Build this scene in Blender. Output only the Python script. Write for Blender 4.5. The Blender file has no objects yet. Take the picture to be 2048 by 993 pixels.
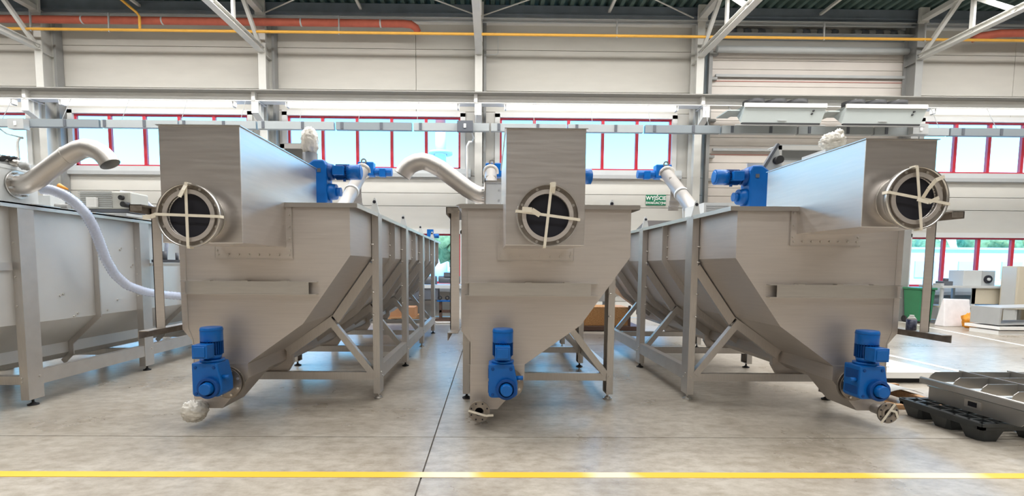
import bpy, bmesh, math, random
from mathutils import Vector, Matrix, noise
random.seed(7)
SC = bpy.context.scene
COL = SC.collection
V = Vector

# ------------------------------------------------------------------ camera
F, PX, PY, H = 1000.0, 991.0, 607.0, 1.5
YAW, PITCH, ROLL = .011, -.075, .0068
fw = V((math.sin(YAW)*math.cos(PITCH), math.cos(YAW)*math.cos(PITCH), math.sin(PITCH)))
r0 = V((math.cos(YAW), -math.sin(YAW), 0)); u0 = r0.cross(fw)
RT = math.cos(ROLL)*r0 + math.sin(ROLL)*u0
UP = -math.sin(ROLL)*r0 + math.cos(ROLL)*u0
cd = bpy.data.cameras.new('camera'); cam = bpy.data.objects.new('camera', cd); COL.objects.link(cam)
cam.matrix_world = Matrix(((RT.x, UP.x, -fw.x, 0), (RT.y, UP.y, -fw.y, 0), (RT.z, UP.z, -fw.z, H), (0, 0, 0, 1)))
cd.sensor_fit = 'HORIZONTAL'; cd.sensor_width = 36.0; cd.lens = 36.0*F/2048
cd.shift_x = (1024-PX)/2048; cd.shift_y = (PY-496.5)/2048
cd.clip_start = .05; cd.clip_end = 400
SC.camera = cam
CAM = V((0, 0, H))
def ray(x, y): return RT*((x-PX)/F) - UP*((y-PY)/F) + fw
def at(x, y, Y): d = ray(x, y); return CAM + d*(Y/d.y)
def atx(x, y, X): d = ray(x, y); return CAM + d*(X/d.x)
def atz(x, y, Z=0.): d = ray(x, y); return CAM + d*((Z-H)/d.z)

# ------------------------------------------------------------------ world and light
W = bpy.data.worlds.new('sky'); SC.world = W; W.use_nodes = True
nt = W.node_tree; nt.nodes.clear()
wo = nt.nodes.new('ShaderNodeOutputWorld'); bg = nt.nodes.new('ShaderNodeBackground')
tc = nt.nodes.new('ShaderNodeTexCoord'); sx = nt.nodes.new('ShaderNodeSeparateXYZ'); cr = nt.nodes.new('ShaderNodeValToRGB')
nt.links.new(tc.outputs['Generated'], sx.inputs[0]); nt.links.new(sx.outputs['Z'], cr.inputs[0])
e = cr.color_ramp.elements
e[0].position = .0; e[0].color = (.33, .86, 1, 1)
e[1].position = 1.; e[1].color = (.05, .33, 1, 1)
m = cr.color_ramp.elements.new(.3); m.color = (.10, .50, 1, 1)
nt.links.new(cr.outputs[0], bg.inputs['Color']); bg.inputs['Strength'].default_value = 2.1
nt.links.new(bg.outputs[0], wo.inputs['Surface'])

sd = bpy.data.lights.new('sun', 'SUN'); sd.energy = 2.2; sd.angle = .02; sd.color = (1, .95, .87)
so = bpy.data.objects.new('sun', sd); COL.objects.link(so); so.rotation_euler = (math.radians(42), 0, math.radians(-12))

def area(name, x, y, z, sx_, sy_, power, col=(1, .985, .96), rot=(0, 0, 0), spread=math.pi):
    l = bpy.data.lights.new(name, 'AREA'); l.shape = 'RECTANGLE'; l.size = sx_; l.size_y = sy_
    l.energy = power; l.color = col; l.spread = spread
    o = bpy.data.objects.new(name, l); COL.objects.link(o); o.location = (x, y, z); o.rotation_euler = rot
    return o
# unseen fill lamps added under the roof, standing in for skylights
for i, (yy, pw, sp) in enumerate(((-6.5, 430, 2.2), (-2.2, 410, 2.1), (2.6, 340, 2.3), (7.0, 780, 2.9), (11.4, 780, 3.14))):
    area('roof_fill', 0, yy, 8.05, 34, 1.1, pw, spread=sp)
SC.view_settings.view_transform = 'Standard'; SC.view_settings.look = 'None'
SC.view_settings.gamma = 1; SC.view_settings.use_curve_mapping = False
SC.view_settings.exposure = 1.35

# ------------------------------------------------------------------ materials
MATS = {}
def mat(name, col, rough=.5, metal=0., noise_amt=0., noise_scale=5., stretch=(1, 1, 1), bump=0., bscale=40., emit=None, alpha=None, col2=None, detail=4, coat=0., rvar=0., spec=None):
    if name in MATS: return MATS[name]
    m = bpy.data.materials.new(name); m.use_nodes = True
    t = m.node_tree; b = t.nodes['Principled BSDF']
    c = (*col, 1); b.inputs['Base Color'].default_value = c
    b.inputs['Roughness'].default_value = rough; b.inputs['Metallic'].default_value = metal
    if spec is not None: b.inputs['Specular IOR Level'].default_value = spec
    if coat: b.inputs['Coat Weight'].default_value = coat
    if noise_amt or col2 or bump or rvar:
        tc = t.nodes.new('ShaderNodeTexCoord'); mp = t.nodes.new('ShaderNodeMapping')
        mp.inputs['Scale'].default_value = stretch
        t.links.new(tc.outputs['Object'], mp.inputs[0])
        n = t.nodes.new('ShaderNodeTexNoise'); n.inputs['Scale'].default_value = noise_scale; n.inputs['Detail'].default_value = detail
        t.links.new(mp.outputs[0], n.inputs['Vector'])
    if noise_amt or col2:
        r = t.nodes.new('ShaderNodeValToRGB')
        r.color_ramp.elements[0].position = .32; r.color_ramp.elements[1].position = .68
        d = col2 if col2 else tuple(max(0, k*(1-noise_amt)) for k in col)
        r.color_ramp.elements[0].color = (*d, 1); r.color_ramp.elements[1].color = c
        t.links.new(n.outputs['Fac'], r.inputs[0]); t.links.new(r.outputs[0], b.inputs['Base Color'])
    if rvar:
        mr = t.nodes.new('ShaderNodeMapRange'); mr.inputs['From Min'].default_value = .3; mr.inputs['From Max'].default_value = .7
        mr.inputs['To Min'].default_value = rough-rvar; mr.inputs['To Max'].default_value = rough+rvar
        t.links.new(n.outputs['Fac'], mr.inputs['Value']); t.links.new(mr.outputs[0], b.inputs['Roughness'])
    if bump:
        n2 = t.nodes.new('ShaderNodeTexNoise'); n2.inputs['Scale'].default_value = bscale; n2.inputs['Detail'].default_value = 3
        t.links.new(mp.outputs[0], n2.inputs['Vector'])
        bp = t.nodes.new('ShaderNodeBump'); bp.inputs['Strength'].default_value = bump; bp.inputs['Distance'].default_value = .01
        t.links.new(n2.outputs['Fac'], bp.inputs['Height']); t.links.new(bp.outputs[0], b.inputs['Normal'])
    if emit:
        b.inputs['Emission Color'].default_value = c; b.inputs['Emission Strength'].default_value = emit
    if alpha is not None:
        b.inputs['Alpha'].default_value = alpha
    MATS[name] = m
    return m
STEEL = mat('brushed_steel', (.62, .575, .54), .50, .90, .07, 3., (1, 1, 22), bump=.02, bscale=60, rvar=.03)
STEELB = mat('box_steel', (.74, .705, .68), .36, 1., .06, 3., (1, 1, 18), rvar=.03)
STEEL2 = mat('smooth_steel', (.70, .68, .65), .30, 1., .06, 6., (1, 1, 8))
STEELV = mat('frame_steel', (.60, .575, .55), .42, .88, .08, 8., (14, 1, 1))
PIPE = mat('pickled_pipe_steel', (.56, .53, .50), .42, .8, .05, 5.)
FLANGE = mat('flange_steel', (.36, .32, .28), .42, .8, .35, 14.)
WELD = mat('weld_line', (.60, .57, .53), .35, .8)
DARK = mat('interior_shade', (.012, .012, .02), .8)  # near-black colour standing for the shade inside pipes and holes
BLACK = mat('black_rubber', (.02, .02, .022), .6)
BLUE = mat('blue_enamel', (.003, .125, .46), .33, 0, .12, 7., spec=.35)
BLUED = mat('blue_enamel_shade', (.002, .06, .25), .4, spec=.3)  # darker copy of the blue, fin and recess shade put into the colour
WHITE = mat('white_paint', (.74, .73, .70), .5, 0, .05, 2.)
WALLM = mat('cream_panel', (.58, .555, .50), .55, 0, .06, 1.2, (1, 1, 4))
WALLT = mat('cream_panel_lower', (.63, .61, .56), .55, 0, .05, 1.2, (1, 1, 4))
WALLD = mat('wall_core_grey', (.36, .33, .29), .8)
COLM = mat('column_paint', (.60, .59, .55), .5, 0, .08, 3.)
COLD = mat('column_paint_grey', (.30, .30, .29), .5, 0, .1, 3.)
REDP = mat('red_window_frame', (.60, .03, .05), .4)
ROOFM = mat('dark_green_deck', (.12, .18, .16), .5, .2, .25, 3.)
ROOFB = mat('dark_roof_beam', (.15, .18, .215), .55, 0, .2, 3.)
DUCT = mat('red_duct_wrap', (.52, .12, .07), .6, 0, .15, 6., bump=.2, bscale=14)
GAS = mat('yellow_gas_pipe', (.80, .42, .06), .4, 0, .08, 4.)
GREY = mat('grey_paint', (.42, .43, .43), .5, 0, .06, 4.)
LGREY = mat('light_grey_paint', (.56, .58, .58), .5, 0, .05, 3.)
DGREY = mat('dark_grey_paint', (.10, .11, .13), .5)
TAPE = mat('cream_tape', (.78, .72, .60), .55, 0, .08, 20.)
BAG = mat('plastic_wrap', (.74, .70, .62), .16, 0, .25, 22., bump=.8, bscale=26, coat=.5)
GREENM = mat('green_plastic', (.03, .20, .09), .4, 0, .1, 4.)
PALM = mat('black_plastic_pallet', (.035, .04, .042), .5, 0, .3, 8.)
WOOD = mat('raw_wood', (.52, .30, .15), .7, 0, .3, 5., (1, 9, 9))
CARD = mat('cardboard', (.50, .25, .12), .8, 0, .1, 3.)
OSB = mat('osb_board', (.62, .34, .14), .7, 0, 0, 30., col2=(.36, .16, .05), bump=.2, detail=6, stretch=(1, 1, 2.2))
RUST = mat('brown_steel', (.10, .055, .04), .6)
YEL0 = mat('yellow_floor_paint', (.80, .43, .03), .5, 0, 0, 1.6, col2=(.72, .46, .10), detail=2)
WLINE = mat('white_floor_paint', (.74, .73, .70), .5, 0, .1, 5.)
ORANGE = mat('orange_plastic', (.85, .33, .02), .5, 0, .4, 12.)
SIGN = mat('sign_green', (.005, .19, .09), .4)
SIGNW = mat('sign_white', (.9, .9, .88), .5)
SACK = mat('white_sack', (.88, .86, .88), .5, 0, .1, 5., bump=.4, bscale=12)
BEIGE = mat('beige_cabinet', (.62, .56, .44), .5, 0, .05, 3.)
LEAF = mat('leaf_green', (.30, .36, .16), .8, 0, 0, 3., col2=(.14, .20, .08))
TRUNK = mat('bark', (.12, .09, .06), .9)
ASPH = mat('yard_ground', (.42, .42, .40), .8, 0, .2, .5)
BWHITE = mat('white_cladding', (.75, .78, .80), .6, 0, .05, 1.)
HOSE = mat('clear_hose', (.66, .73, .90), .15, 0, .12, 40., (1, 1, 1), coat=.6, alpha=.72)
BROWN = mat('brown_cloth', (.25, .09, .05), .8)
def floor_mat():
    m = bpy.data.materials.new('concrete'); m.use_nodes = True; t = m.node_tree; b = t.nodes['Principled BSDF']
    g = t.nodes.new('ShaderNodeNewGeometry')
    def N(scale, det, st=(1, 1, 1), rough=.6):
        mp = t.nodes.new('ShaderNodeMapping'); mp.inputs['Scale'].default_value = st
        t.links.new(g.outputs['Position'], mp.inputs[0])
        n = t.nodes.new('ShaderNodeTexNoise'); n.inputs['Scale'].default_value = scale; n.inputs['Detail'].default_value = det; n.inputs['Roughness'].default_value = rough
        t.links.new(mp.outputs[0], n.inputs['Vector']); return n
    a = N(.9, 6); c = N(7, 8, (1, 1.6, 1), .7); d = N(60, 3)
    r1 = t.nodes.new('ShaderNodeValToRGB'); r1.color_ramp.elements[0].position = .3; r1.color_ramp.elements[1].position = .72
    r1.color_ramp.elements[0].color = (.315, .275, .225, 1); r1.color_ramp.elements[1].color = (.50, .465, .41, 1)
    r2 = t.nodes.new('ShaderNodeValToRGB'); r2.color_ramp.elements[0].position = .33; r2.color_ramp.elements[1].position = .6
    r2.color_ramp.elements[0].color = (.66, .63, .58, 1); r2.color_ramp.elements[1].color = (1, 1, 1, 1)
    t.links.new(a.outputs['Fac'], r1.inputs[0]); t.links.new(c.outputs['Fac'], r2.inputs[0])
    mx = t.nodes.new('ShaderNodeMix'); mx.data_type = 'RGBA'; mx.blend_type = 'MULTIPLY'; mx.inputs[0].default_value = 1
    t.links.new(r1.outputs[0], mx.inputs[6]); t.links.new(r2.outputs[0], mx.inputs[7])
    t.links.new(mx.outputs[2], b.inputs['Base Color'])
    mr = t.nodes.new('ShaderNodeMapRange'); mr.inputs['To Min'].default_value = .22; mr.inputs['To Max'].default_value = .36
    t.links.new(a.outputs['Fac'], mr.inputs['Value']); t.links.new(mr.outputs[0], b.inputs['Roughness'])
    bp = t.nodes.new('ShaderNodeBump'); bp.inputs['Strength'].default_value = .12; bp.inputs['Distance'].default_value = .004
    t.links.new(d.outputs['Fac'], bp.inputs['Height']); t.links.new(bp.outputs[0], b.inputs['Normal'])
    return m
CONC = floor_mat()
def yellow_mat():
    m = YEL0; t = m.node_tree; b = t.nodes['Principled BSDF']
    g = t.nodes.new('ShaderNodeNewGeometry'); sp = t.nodes.new('ShaderNodeSeparateXYZ'); mr = t.nodes.new('ShaderNodeMapRange')
    mr.inputs['From Min'].default_value = -4; mr.inputs['From Max'].default_value = 4
    nz = t.nodes.new('ShaderNodeTexNoise'); nz.inputs['Scale'].default_value = 3; ad = t.nodes.new('ShaderNodeMath'); ad.operation = 'MULTIPLY_ADD'; ad.inputs[1].default_value = .35
    t.links.new(g.outputs['Position'], sp.inputs[0]); t.links.new(g.outputs['Position'], nz.inputs['Vector'])
    t.links.new(nz.outputs['Fac'], ad.inputs[0]); t.links.new(sp.outputs['X'], ad.inputs[2]); t.links.new(ad.outputs[0], mr.inputs['Value'])
    r = t.nodes.new('ShaderNodeValToRGB'); t.links.new(mr.outputs[0], r.inputs[0]); e = r.color_ramp.elements
    Y, L = (.80, .43, .03, 1), (.78, .66, .46, 1)
    e[0].position = 0; e[0].color = Y; e[1].position = 1; e[1].color = Y
    for p, c in ((.44, Y), (.475, L), (.50, L), (.52, Y), (.60, Y), (.62, L), (.645, L), (.66, Y), (.86, Y), (.90, L), (.955, L), (.975, Y)):
        k = e.new(p); k.color = c
    t.links.new(r.outputs[0], b.inputs['Base Color']); return m
YEL = yellow_mat()
def glass_mat():
    m = bpy.data.materials.new('window_glass'); m.use_nodes = True; t = m.node_tree; t.nodes.clear()
    o = t.nodes.new('ShaderNodeOutputMaterial'); mx = t.nodes.new('ShaderNodeMixShader')
    tr = t.nodes.new('ShaderNodeBsdfTransparent'); gl = t.nodes.new('ShaderNodeBsdfGlossy'); gl.inputs['Roughness'].default_value = .02
    tr.inputs['Color'].default_value = (.93, .98, 1, 1)
    mx.inputs[0].default_value = .004
    t.links.new(tr.outputs[0], mx.inputs[1]); t.links.new(gl.outputs[0], mx.inputs[2]); t.links.new(mx.outputs[0], o.inputs[0])
    return m
GLASS = glass_mat()

# ------------------------------------------------------------------ mesh helpers
ORG = {}
class MB:
    def __init__(s): s.v = []; s.f = []; s.sm = []
    def add(s, vs, fs, smooth=False):
        o = len(s.v); s.v += [V(p) for p in vs]
        for f in fs:
            s.f.append([o+i for i in f]); s.sm.append(smooth)
        return s
    def box(s, x0, x1, y0, y1, z0, z1):
        p = [(x, y, z) for z in (z0, z1) for y in (y0, y1) for x in (x0, x1)]
        return s.add(p, [(0, 1, 3, 2), (4, 6, 7, 5), (0, 4, 5, 1), (2, 3, 7, 6), (0, 2, 6, 4), (1, 5, 7, 3)])
    def prism(s, pts, a0, a1, axis='y'):
        def P(p, a): return (p[0], a, p[1]) if axis == 'y' else ((a, p[0], p[1]) if axis == 'x' else (p[0], p[1], a))
        n = len(pts); vs = [P(p, a0) for p in pts] + [P(p, a1) for p in pts]
        fs = [tuple(range(n)), tuple(range(2*n-1, n-1, -1))] + [(i, (i+1) % n, n+(i+1) % n, n+i) for i in range(n)]
        return s.add(vs, fs)
    def beam(s, p, q, w, h, up=(0, 0, 1)):
        p, q = V(p), V(q); d = (q-p).normalized(); up = V(up)
        if abs(d.dot(up)) > .98: up = V((0, 1, 0))
        a = d.cross(up).normalized()*w/2; b = a.cross(d).normalized()*h/2
        vs = [p-a-b, p+a-b, p+a+b, p-a+b, q-a-b, q+a-b, q+a+b, q-a+b]
        return s.add(vs, [(0, 1, 2, 3), (7, 6, 5, 4), (0, 4, 5, 1), (1, 5, 6, 2), (2, 6, 7, 3), (3, 7, 4, 0)])
    def cyl(s, p, q, r, r2=None, n=24, caps=True, smooth=True):
        p, q = V(p), V(q); r2 = r if r2 is None else r2
        d = (q-p).normalized(); up = V((0, 0, 1)) if abs(d.z) < .9 else V((0, 1, 0))
        a = d.cross(up).normalized(); b = a.cross(d)
        c = [(math.cos(2*math.pi*i/n), math.sin(2*math.pi*i/n)) for i in range(n)]
        vs = [p+(a*x+b*y)*r for x, y in c] + [q+(a*x+b*y)*r2 for x, y in c]
        s.add(vs, [(i, (i+1) % n, n+(i+1) % n, n+i) for i in range(n)], smooth)
        if caps: s.add(vs[:n], [tuple(range(n))]); s.add(vs[n:], [tuple(range(n))])
        return s
    def ring(s, p, q, ro, ri, n=40):
        p, q = V(p), V(q); d = (q-p).normalized(); up = V((0, 0, 1)) if abs(d.z) < .9 else V((0, 1, 0))
        a = d.cross(up).normalized(); b = a.cross(d)
        c = [(math.cos(2*math.pi*i/n), math.sin(2*math.pi*i/n)) for i in range(n)]
        L = [[pp+(a*x+b*y)*r for x, y in c] for pp, r in ((p, ro), (q, ro), (q, ri), (p, ri))]
        for k in range(4):
            vs = L[k]+L[(k+1) % 4]
            s.add(vs, [(i, (i+1) % n, n+(i+1) % n, n+i) for i in range(n)], k in (0, 2))
        return s
    def path(s, pts, r, n=12, caps=True, ri=None):
        pts = [V(p) for p in pts]; R = r if isinstance(r, (list, tuple)) else [r]*len(pts)
        rings = []; prev = None
        for i, p in enumerate(pts):
            d = (pts[min(i+1, len(pts)-1)]-pts[max(i-1, 0)]).normalized()
            if prev is None:
                up = V((0, 0, 1)) if abs(d.z) < .9 else V((0, 1, 0)); a = d.cross(up).normalized()
            else: a = (prev-d*prev.dot(d)).normalized()
            prev = a; b = a.cross(d)
            rings.append([p+(a*math.cos(2*math.pi*k/n)+b*math.sin(2*math.pi*k/n))*R[i] for k in range(n)])
        vs = [v for rg in rings for v in rg]
        fs = [(i*n+k, i*n+(k+1) % n, (i+1)*n+(k+1) % n, (i+1)*n+k) for i in range(len(pts)-1) for k in range(n)]
        s.add(vs, fs, True)
        if caps: s.add(rings[0], [tuple(range(n))]); s.add(rings[-1], [tuple(range(n))])
        return s
    def blob(s, c, rx, ry, rz, amp=.1, fr=3., nu=18, nv=12, seed=0):
        c = V(c); vs = []
        for j in range(nv+1):
            th = math.pi*j/nv
            for i in range(nu):
                ph = 2*math.pi*i/nu
                d = V((math.sin(th)*math.cos(ph), math.sin(th)*math.sin(ph), math.cos(th)))
                k = 1+amp*noise.noise(d*fr+V((seed*3.1, seed*1.7, seed)))*2
                vs.append(c+V((d.x*rx*k, d.y*ry*k, d.z*rz*k)))
        fs = [(j*nu+i, j*nu+(i+1) % nu, (j+1)*nu+(i+1) % nu, (j+1)*nu+i) for j in range(nv) for i in range(nu)]
        return s.add(vs, fs, True)
    def build(s, name, m, parent=None, kind=None, bevel=0, origin=None):
        if parent is not None: org = ORG[parent.name]
        elif origin is not None: org = V(origin)
        else:
            xs = [p.x for p in s.v]; ys = [p.y for p in s.v]; zs = [p.z for p in s.v]
            org = V(((min(xs)+max(xs))/2, (min(ys)+max(ys))/2, min(zs)))
        me = bpy.data.meshes.new(name)
        bm = bmesh.new(); bv = [bm.verts.new(p-org) for p in s.v]
        for f, sm in zip(s.f, s.sm):
            try: ff = bm.faces.new([bv[i] for i in f]); ff.smooth = sm
            except ValueError: pass
        bmesh.ops.remove_doubles(bm, verts=bm.verts, dist=1e-5)
        bmesh.ops.recalc_face_normals(bm, faces=bm.faces)
        bm.to_mesh(me); bm.free()
        me.materials.append(m)
        o = bpy.data.objects.new(name, me); COL.objects.link(o)
        if parent is not None: o.parent = parent
        else: o.location = org
        ORG[o.name] = org
        if kind: o['kind'] = kind
        if bevel:
            b = o.modifiers.new('bevel', 'BEVEL'); b.width = bevel; b.segments = 2; b.limit_method = 'ANGLE'; b.angle_limit = .6
        return o
def tag(o, label, cat, group=None):
    o['label'] = label; o['category'] = cat
    if group: o['group'] = group
    return o
def thing(name, loc, label=None, cat=None, group=None, kind=None):
    o = bpy.data.objects.new(name, None); COL.objects.link(o); o.location = loc; o.empty_display_size = .2
    ORG[o.name] = V(loc)
    if label: tag(o, label, cat, group)
    if kind: o['kind'] = kind
    return o
def sbox(name, m, parent, *a, kind=None, bevel=0): return MB().box(*a).build(name, m, parent, kind=kind, bevel=bevel)
def text_part(name, body, size, loc, m, parent, rot=(math.pi/2, 0, 0), ext=.002, sx=1.):
    c = bpy.data.curves.new(name, 'FONT'); c.body = body; c.size = size; c.extrude = ext; c.align_x = 'CENTER'; c.align_y = 'CENTER'; c.offset = size*.02
    t = bpy.data.objects.new(name+'_tmp', c); COL.objects.link(t)
    bpy.context.view_layer.update()
    me = bpy.data.meshes.new_from_object(t.evaluated_get(bpy.context.evaluated_depsgraph_get()))
    bpy.data.objects.remove(t)
    o = bpy.data.objects.new(name, me); COL.objects.link(o); me.materials.clear(); me.materials.append(m)
    o.parent = parent; o.location = V(loc)-ORG[parent.name]; o.rotation_euler = rot; o.scale = (sx, 1, 1); ORG[o.name] = V(loc)
    return o

# ================================================================== LARGE STRUCTURE
WY = 14.6
XL, XR, YB = -19., 19.5, -9.
CX = [-12.17, -6.2, -.345, 5.70, 11.72]
GX0, GX1, GZ = 6.18, 11.75, 7.72
# --- floor of cast slabs
fl = thing('floor', (0, 3, 0), kind='structure')
xj = [XL, -12.98, -6.73, -.48, 5.77, 12.02, XR]; yj = [YB, -6.1, -.88, 4.28, 9.45, WY+.02]
g = .006
for i in range(len(xj)-1):
    for j in range(len(yj)-1):
        sbox('slab', CONC, fl, xj[i]+g, xj[i+1]-g, yj[j]+g, yj[j+1]-g, -.12, 0)
sbox('joint_filler', mat('joint_dark', (.10, .09, .08), .9), fl, XL, XR, YB, WY+.02, -.13, -.012)
# --- walls
UW = [(-18.1, -13.1), (-11.80, -6.89), (-5.776, -.872), (.253, 5.173), (12.45, 17.4)]
LW = [(-18.1, -13.1), (-11.80, -6.89), (-5.776, -.872), (.253, 5.173), (12.30, 17.4)]
wb = thing('wall_back', (0, WY+.05, 0), kind='structure')
core = MB()
def solid(x0, x1, z0, z1, m=WALLM, vj=()):
    core.box(x0, x1, WY+.085, WY+.13, z0, z1)
    xs = [x0]+[v for v in sorted(vj) if x0+.3 < v < x1-.3]+[x1]
    for a, b in zip(xs[:-1], xs[1:]):
        sbox('wall_panel', m, wb, a+.006, b-.006, WY, WY+.09, z0+.007, z1-.007)
def gaps(ws, x0, x1):
    out = []; x = x0
    for a, b in ws:
        if b <= x0 or a >= x1: continue
        if a > x: out.append((x, a))
        x = b
    if x < x1: out.append((x, x1))
    return out
for (xa, xb) in ((XL, GX0-.02), (GX1+.02, XR)):
    for z0, z1, m in ((0, .48, WALLT), (.48, .95, WALLT), (2.42, 3.2, WALLT), (3.2, 3.57, WALLT), (3.57, 4.06, WALLT), (5.86, 6.44, WALLM), (6.44, 7.57, WALLM), (7.57, 8.60, WALLM)):
        solid(xa, xb, z0, z1, m, vj=(-12.65, -6.4, -2.13, -.36, 14.95) if z0 > 5 else (-12.65, -6.4, -.36))
    for a, b in gaps(LW, xa, xb): solid(a, b, .95, 2.42, WALLT)
    for a, b in gaps(UW, xa, xb): solid(a, b, 4.06, 5.86, WALLT)
solid(GX0-.1, GX1+.1, GZ, 8.60)
core.build('wall_core', WALLD, wb)
for nm, a in (('wall_left', (XL-.15, XL, YB, WY+.15, 0, 8.7)), ('wall_right', (XR, XR+.15, YB, WY+.15, 0, 8.7)), ('wall_front', (XL, XR, YB-.15, YB, 0, 8.7))):
    o = sbox(nm, mat('hall_wall_'+nm, (.20, .17, .145) if nm == 'wall_front' else (.42, .40, .37), .6, 0, .1, .7), None, *a); o['kind'] = 'structure'
# --- windows
def window(n, x0, x1, z0, z1, k=5, top_trim=True):
    w = thing('window_%d' % n, ((x0+x1)/2, WY, z0), kind='structure')
    t = .13
    f = MB(); y0, y1 = WY-.05, WY+.13
    f.box(x0-.14, x0, y0, y1, z0-.1, z1+.15).box(x1, x1+.14, y0, y1, z0-.1, z1+.15)
    f.box(x0-.14, x1+.14, y0, y1, z1+.05, z1+.19)
    f.build('outer_trim', WHITE, w)
    MB().box(x0-.3, x1+.3, WY-.09, WY+.1, z0-.17, z0-.03).build('sill', LGREY, w)
    MB().box(x0-.3, x1+.3, WY-.11, WY-.0, z0-.27, z0-.17).build('sill_edge', GREY, w)
    r = MB(); a, b = WY+.03, WY+.10
    r.box(x0, x1, a, b, z1, z1+.05).box(x0, x1, a, b, z0-.03, z0+.03).box(x0, x0+.06, a, b, z0, z1).box(x1-.06, x1, a, b, z0, z1)
    fr = r.build('window_frame', REDP, w)
    d = (x1-x0)/k
    for i in range(1, k):
        sbox('mullion', REDP, w, x0+i*d-.045, x0+i*d+.045, a-.01, b, z0, z1)
    for i in range(k):
        sbox('pane', GLASS, w, x0+i*d+.03, x0+(i+1)*d-.03, WY+.06, WY+.068, z0, z1)
n = 0
for a, b in UW: n += 1; window(n, a, b, 4.28, 5.66)
for a, b in LW: n += 1; window(n, a, b, 1.0, 2.36)
# --- roof deck, eaves beam
dk = MB(); pts = []; x = XL-.2; p = .27
prof = []
while x < XR+.2:
    prof += [(x, 8.58), (x+.10, 8.58), (x+.135, 8.70), (x+.235, 8.70)]; x += p
top = [(q[0], 9.2) for q in (prof[-1], prof[0])]
nn = len(prof); vs = [(q[0], YB-.2, q[1]) for q in prof]+[(q[0], WY+.3, q[1]) for q in prof]
dk.add(vs, [(i, i+1, nn+i+1, nn+i) for i in range(nn-1)])
dk.box(XL-.2, XR+.2, YB-.2, WY+.3, 8.72, 8.80)
ce = dk.build('ceiling', ROOFM); ce['kind'] = 'structure'
o = MB().box(XL, XR, 14.15, 14.32, 8.32, 8.57).box(XL, XR, 14.1, 14.37, 8.30, 8.33).build('trim_1', ROOFB); o['kind'] = 'structure'; o['label'] = 'dark steel eaves beam under the roof deck'
o = MB().box(XL, XR, 14.35, 14.6, 8.24, 8.33).build('trim_2', WHITE); o['kind'] = 'structure'; o['label'] = 'pale strip along the top of the far wall'
for yy in (11.0, 7.6, 4.2, .8, -2.6, -6.0):
    o = MB().box(XL, XR, yy-.07, yy+.07, 8.36, 8.57).build('trim_3', ROOFB); o['kind'] = 'structure'

# --- columns
def column(x, dark=False, label=''):
    c = thing('steel_column', (x, 14.25, 0), label, 'column', None)
    m = COLD if dark else COLM
    sbox('flange_plate', m, c, x-.10, x+.10, 14.02, 14.045, 0, 8.3)
    sbox('web', m, c, x-.008, x+.008, 14.045, 14.43, 0, 8.3)
    sbox('flange_plate', m, c, x-.10, x+.10, 14.43, 14.455, 0, 8.3)
    if dark is False:
        sbox('side_channel', COLD, c, x+.13, x+.20, 14.35, 14.58, 0, 8.25)
    for zz in (5.95, 7.15):
        sbox('stiffener', m, c, x-.10, x+.10, 14.045, 14.43, zz, zz+.015)
    # crane console reaching towards the hall
    if x < 11 :
        pr = [(13.55, 5.86), (14.02, 5.86), (14.02, 5.30), (13.55, 5.62)]
        b = MB().prism([(13.52, 5.77), (14.02, 5.77), (14.02, 5.27), (13.52, 5.47)], x-.012, x+.012, 'x').build('console', WHITE, c)
        MB().box(x-.09, x+.09, 13.52, 14.02, 5.755, 5.775).build('console_top', WHITE, b)
        MB().beam((x, 13.52, 5.47), (x, 14.02, 5.27), .18, .016).build('console_flange', WHITE, b)
        for q in (13.53, 13.68, 13.83): MB().box(x-.09, x+.09, q, q+.012, 5.47-(q-13.52)*.4, 5.76).build('console_rib', WHITE, b)
    return c
lab = ['grey painted steel column at the far left, behind the curved pipe', 'steel column with crane console behind the left machine, left of the middle window',
       'pale steel column behind the middle of the hall, above the curved outlet pipe', 'pale steel column beside the left edge of the big sectional door', 'dark grey steel column right of the sectional door']
for i, x in enumerate(CX): column(x, i == 4, lab[i])
# --- trusses
def truss(x, label, yend=-8.5):
    t = thing('roof_truss', (x, 14.0, 7.25), label, 'truss')
    m = COLM
    zb, zt = 7.27, 8.25
    bc = MB().box(x-.09, x+.09, yend, 14.05, zb-.07, zb-.055).box(x-.09, x+.09, yend, 14.05, zb+.055, zb+.07).box(x-.012, x+.012, yend, 14.05, zb-.06, zb+.06)
    bc.build('bottom_chord', m, t)
    MB().box(x-.09, x+.09, yend, 14.05, zt-.05, zt+.07).build('top_chord', m, t)
    y = 14.0; k = 0
    while y > yend+2:
        MB().beam((x, y, zb), (x, y-1.1, zt), .09, .09).build('diagonal', m, t)
        MB().beam((x, y-1.25, zt), (x, y-2.5, zb), .09, .09).build('diagonal', m, t)
        MB().beam((x, y-1.45, zb), (x, y-1.45, zt), .10, .06, (1, 0, 0)).build('vertical', m, t)
        y -= 2.75
    MB().box(x-.13, x+.13, 13.95, 14.02, 8.15, 8.55).build('gusset', m, t)
    return t
for x, l in zip(CX, ('light grey roof truss at the far left, crossing the red duct', 'light grey roof truss crossing the red duct, left of centre',
                     'pale roof truss above the middle column', 'pale roof truss rising over the left edge of the sectional door', 'pale roof truss rising right from the dark column at the right')):
    truss(x, l)
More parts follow.
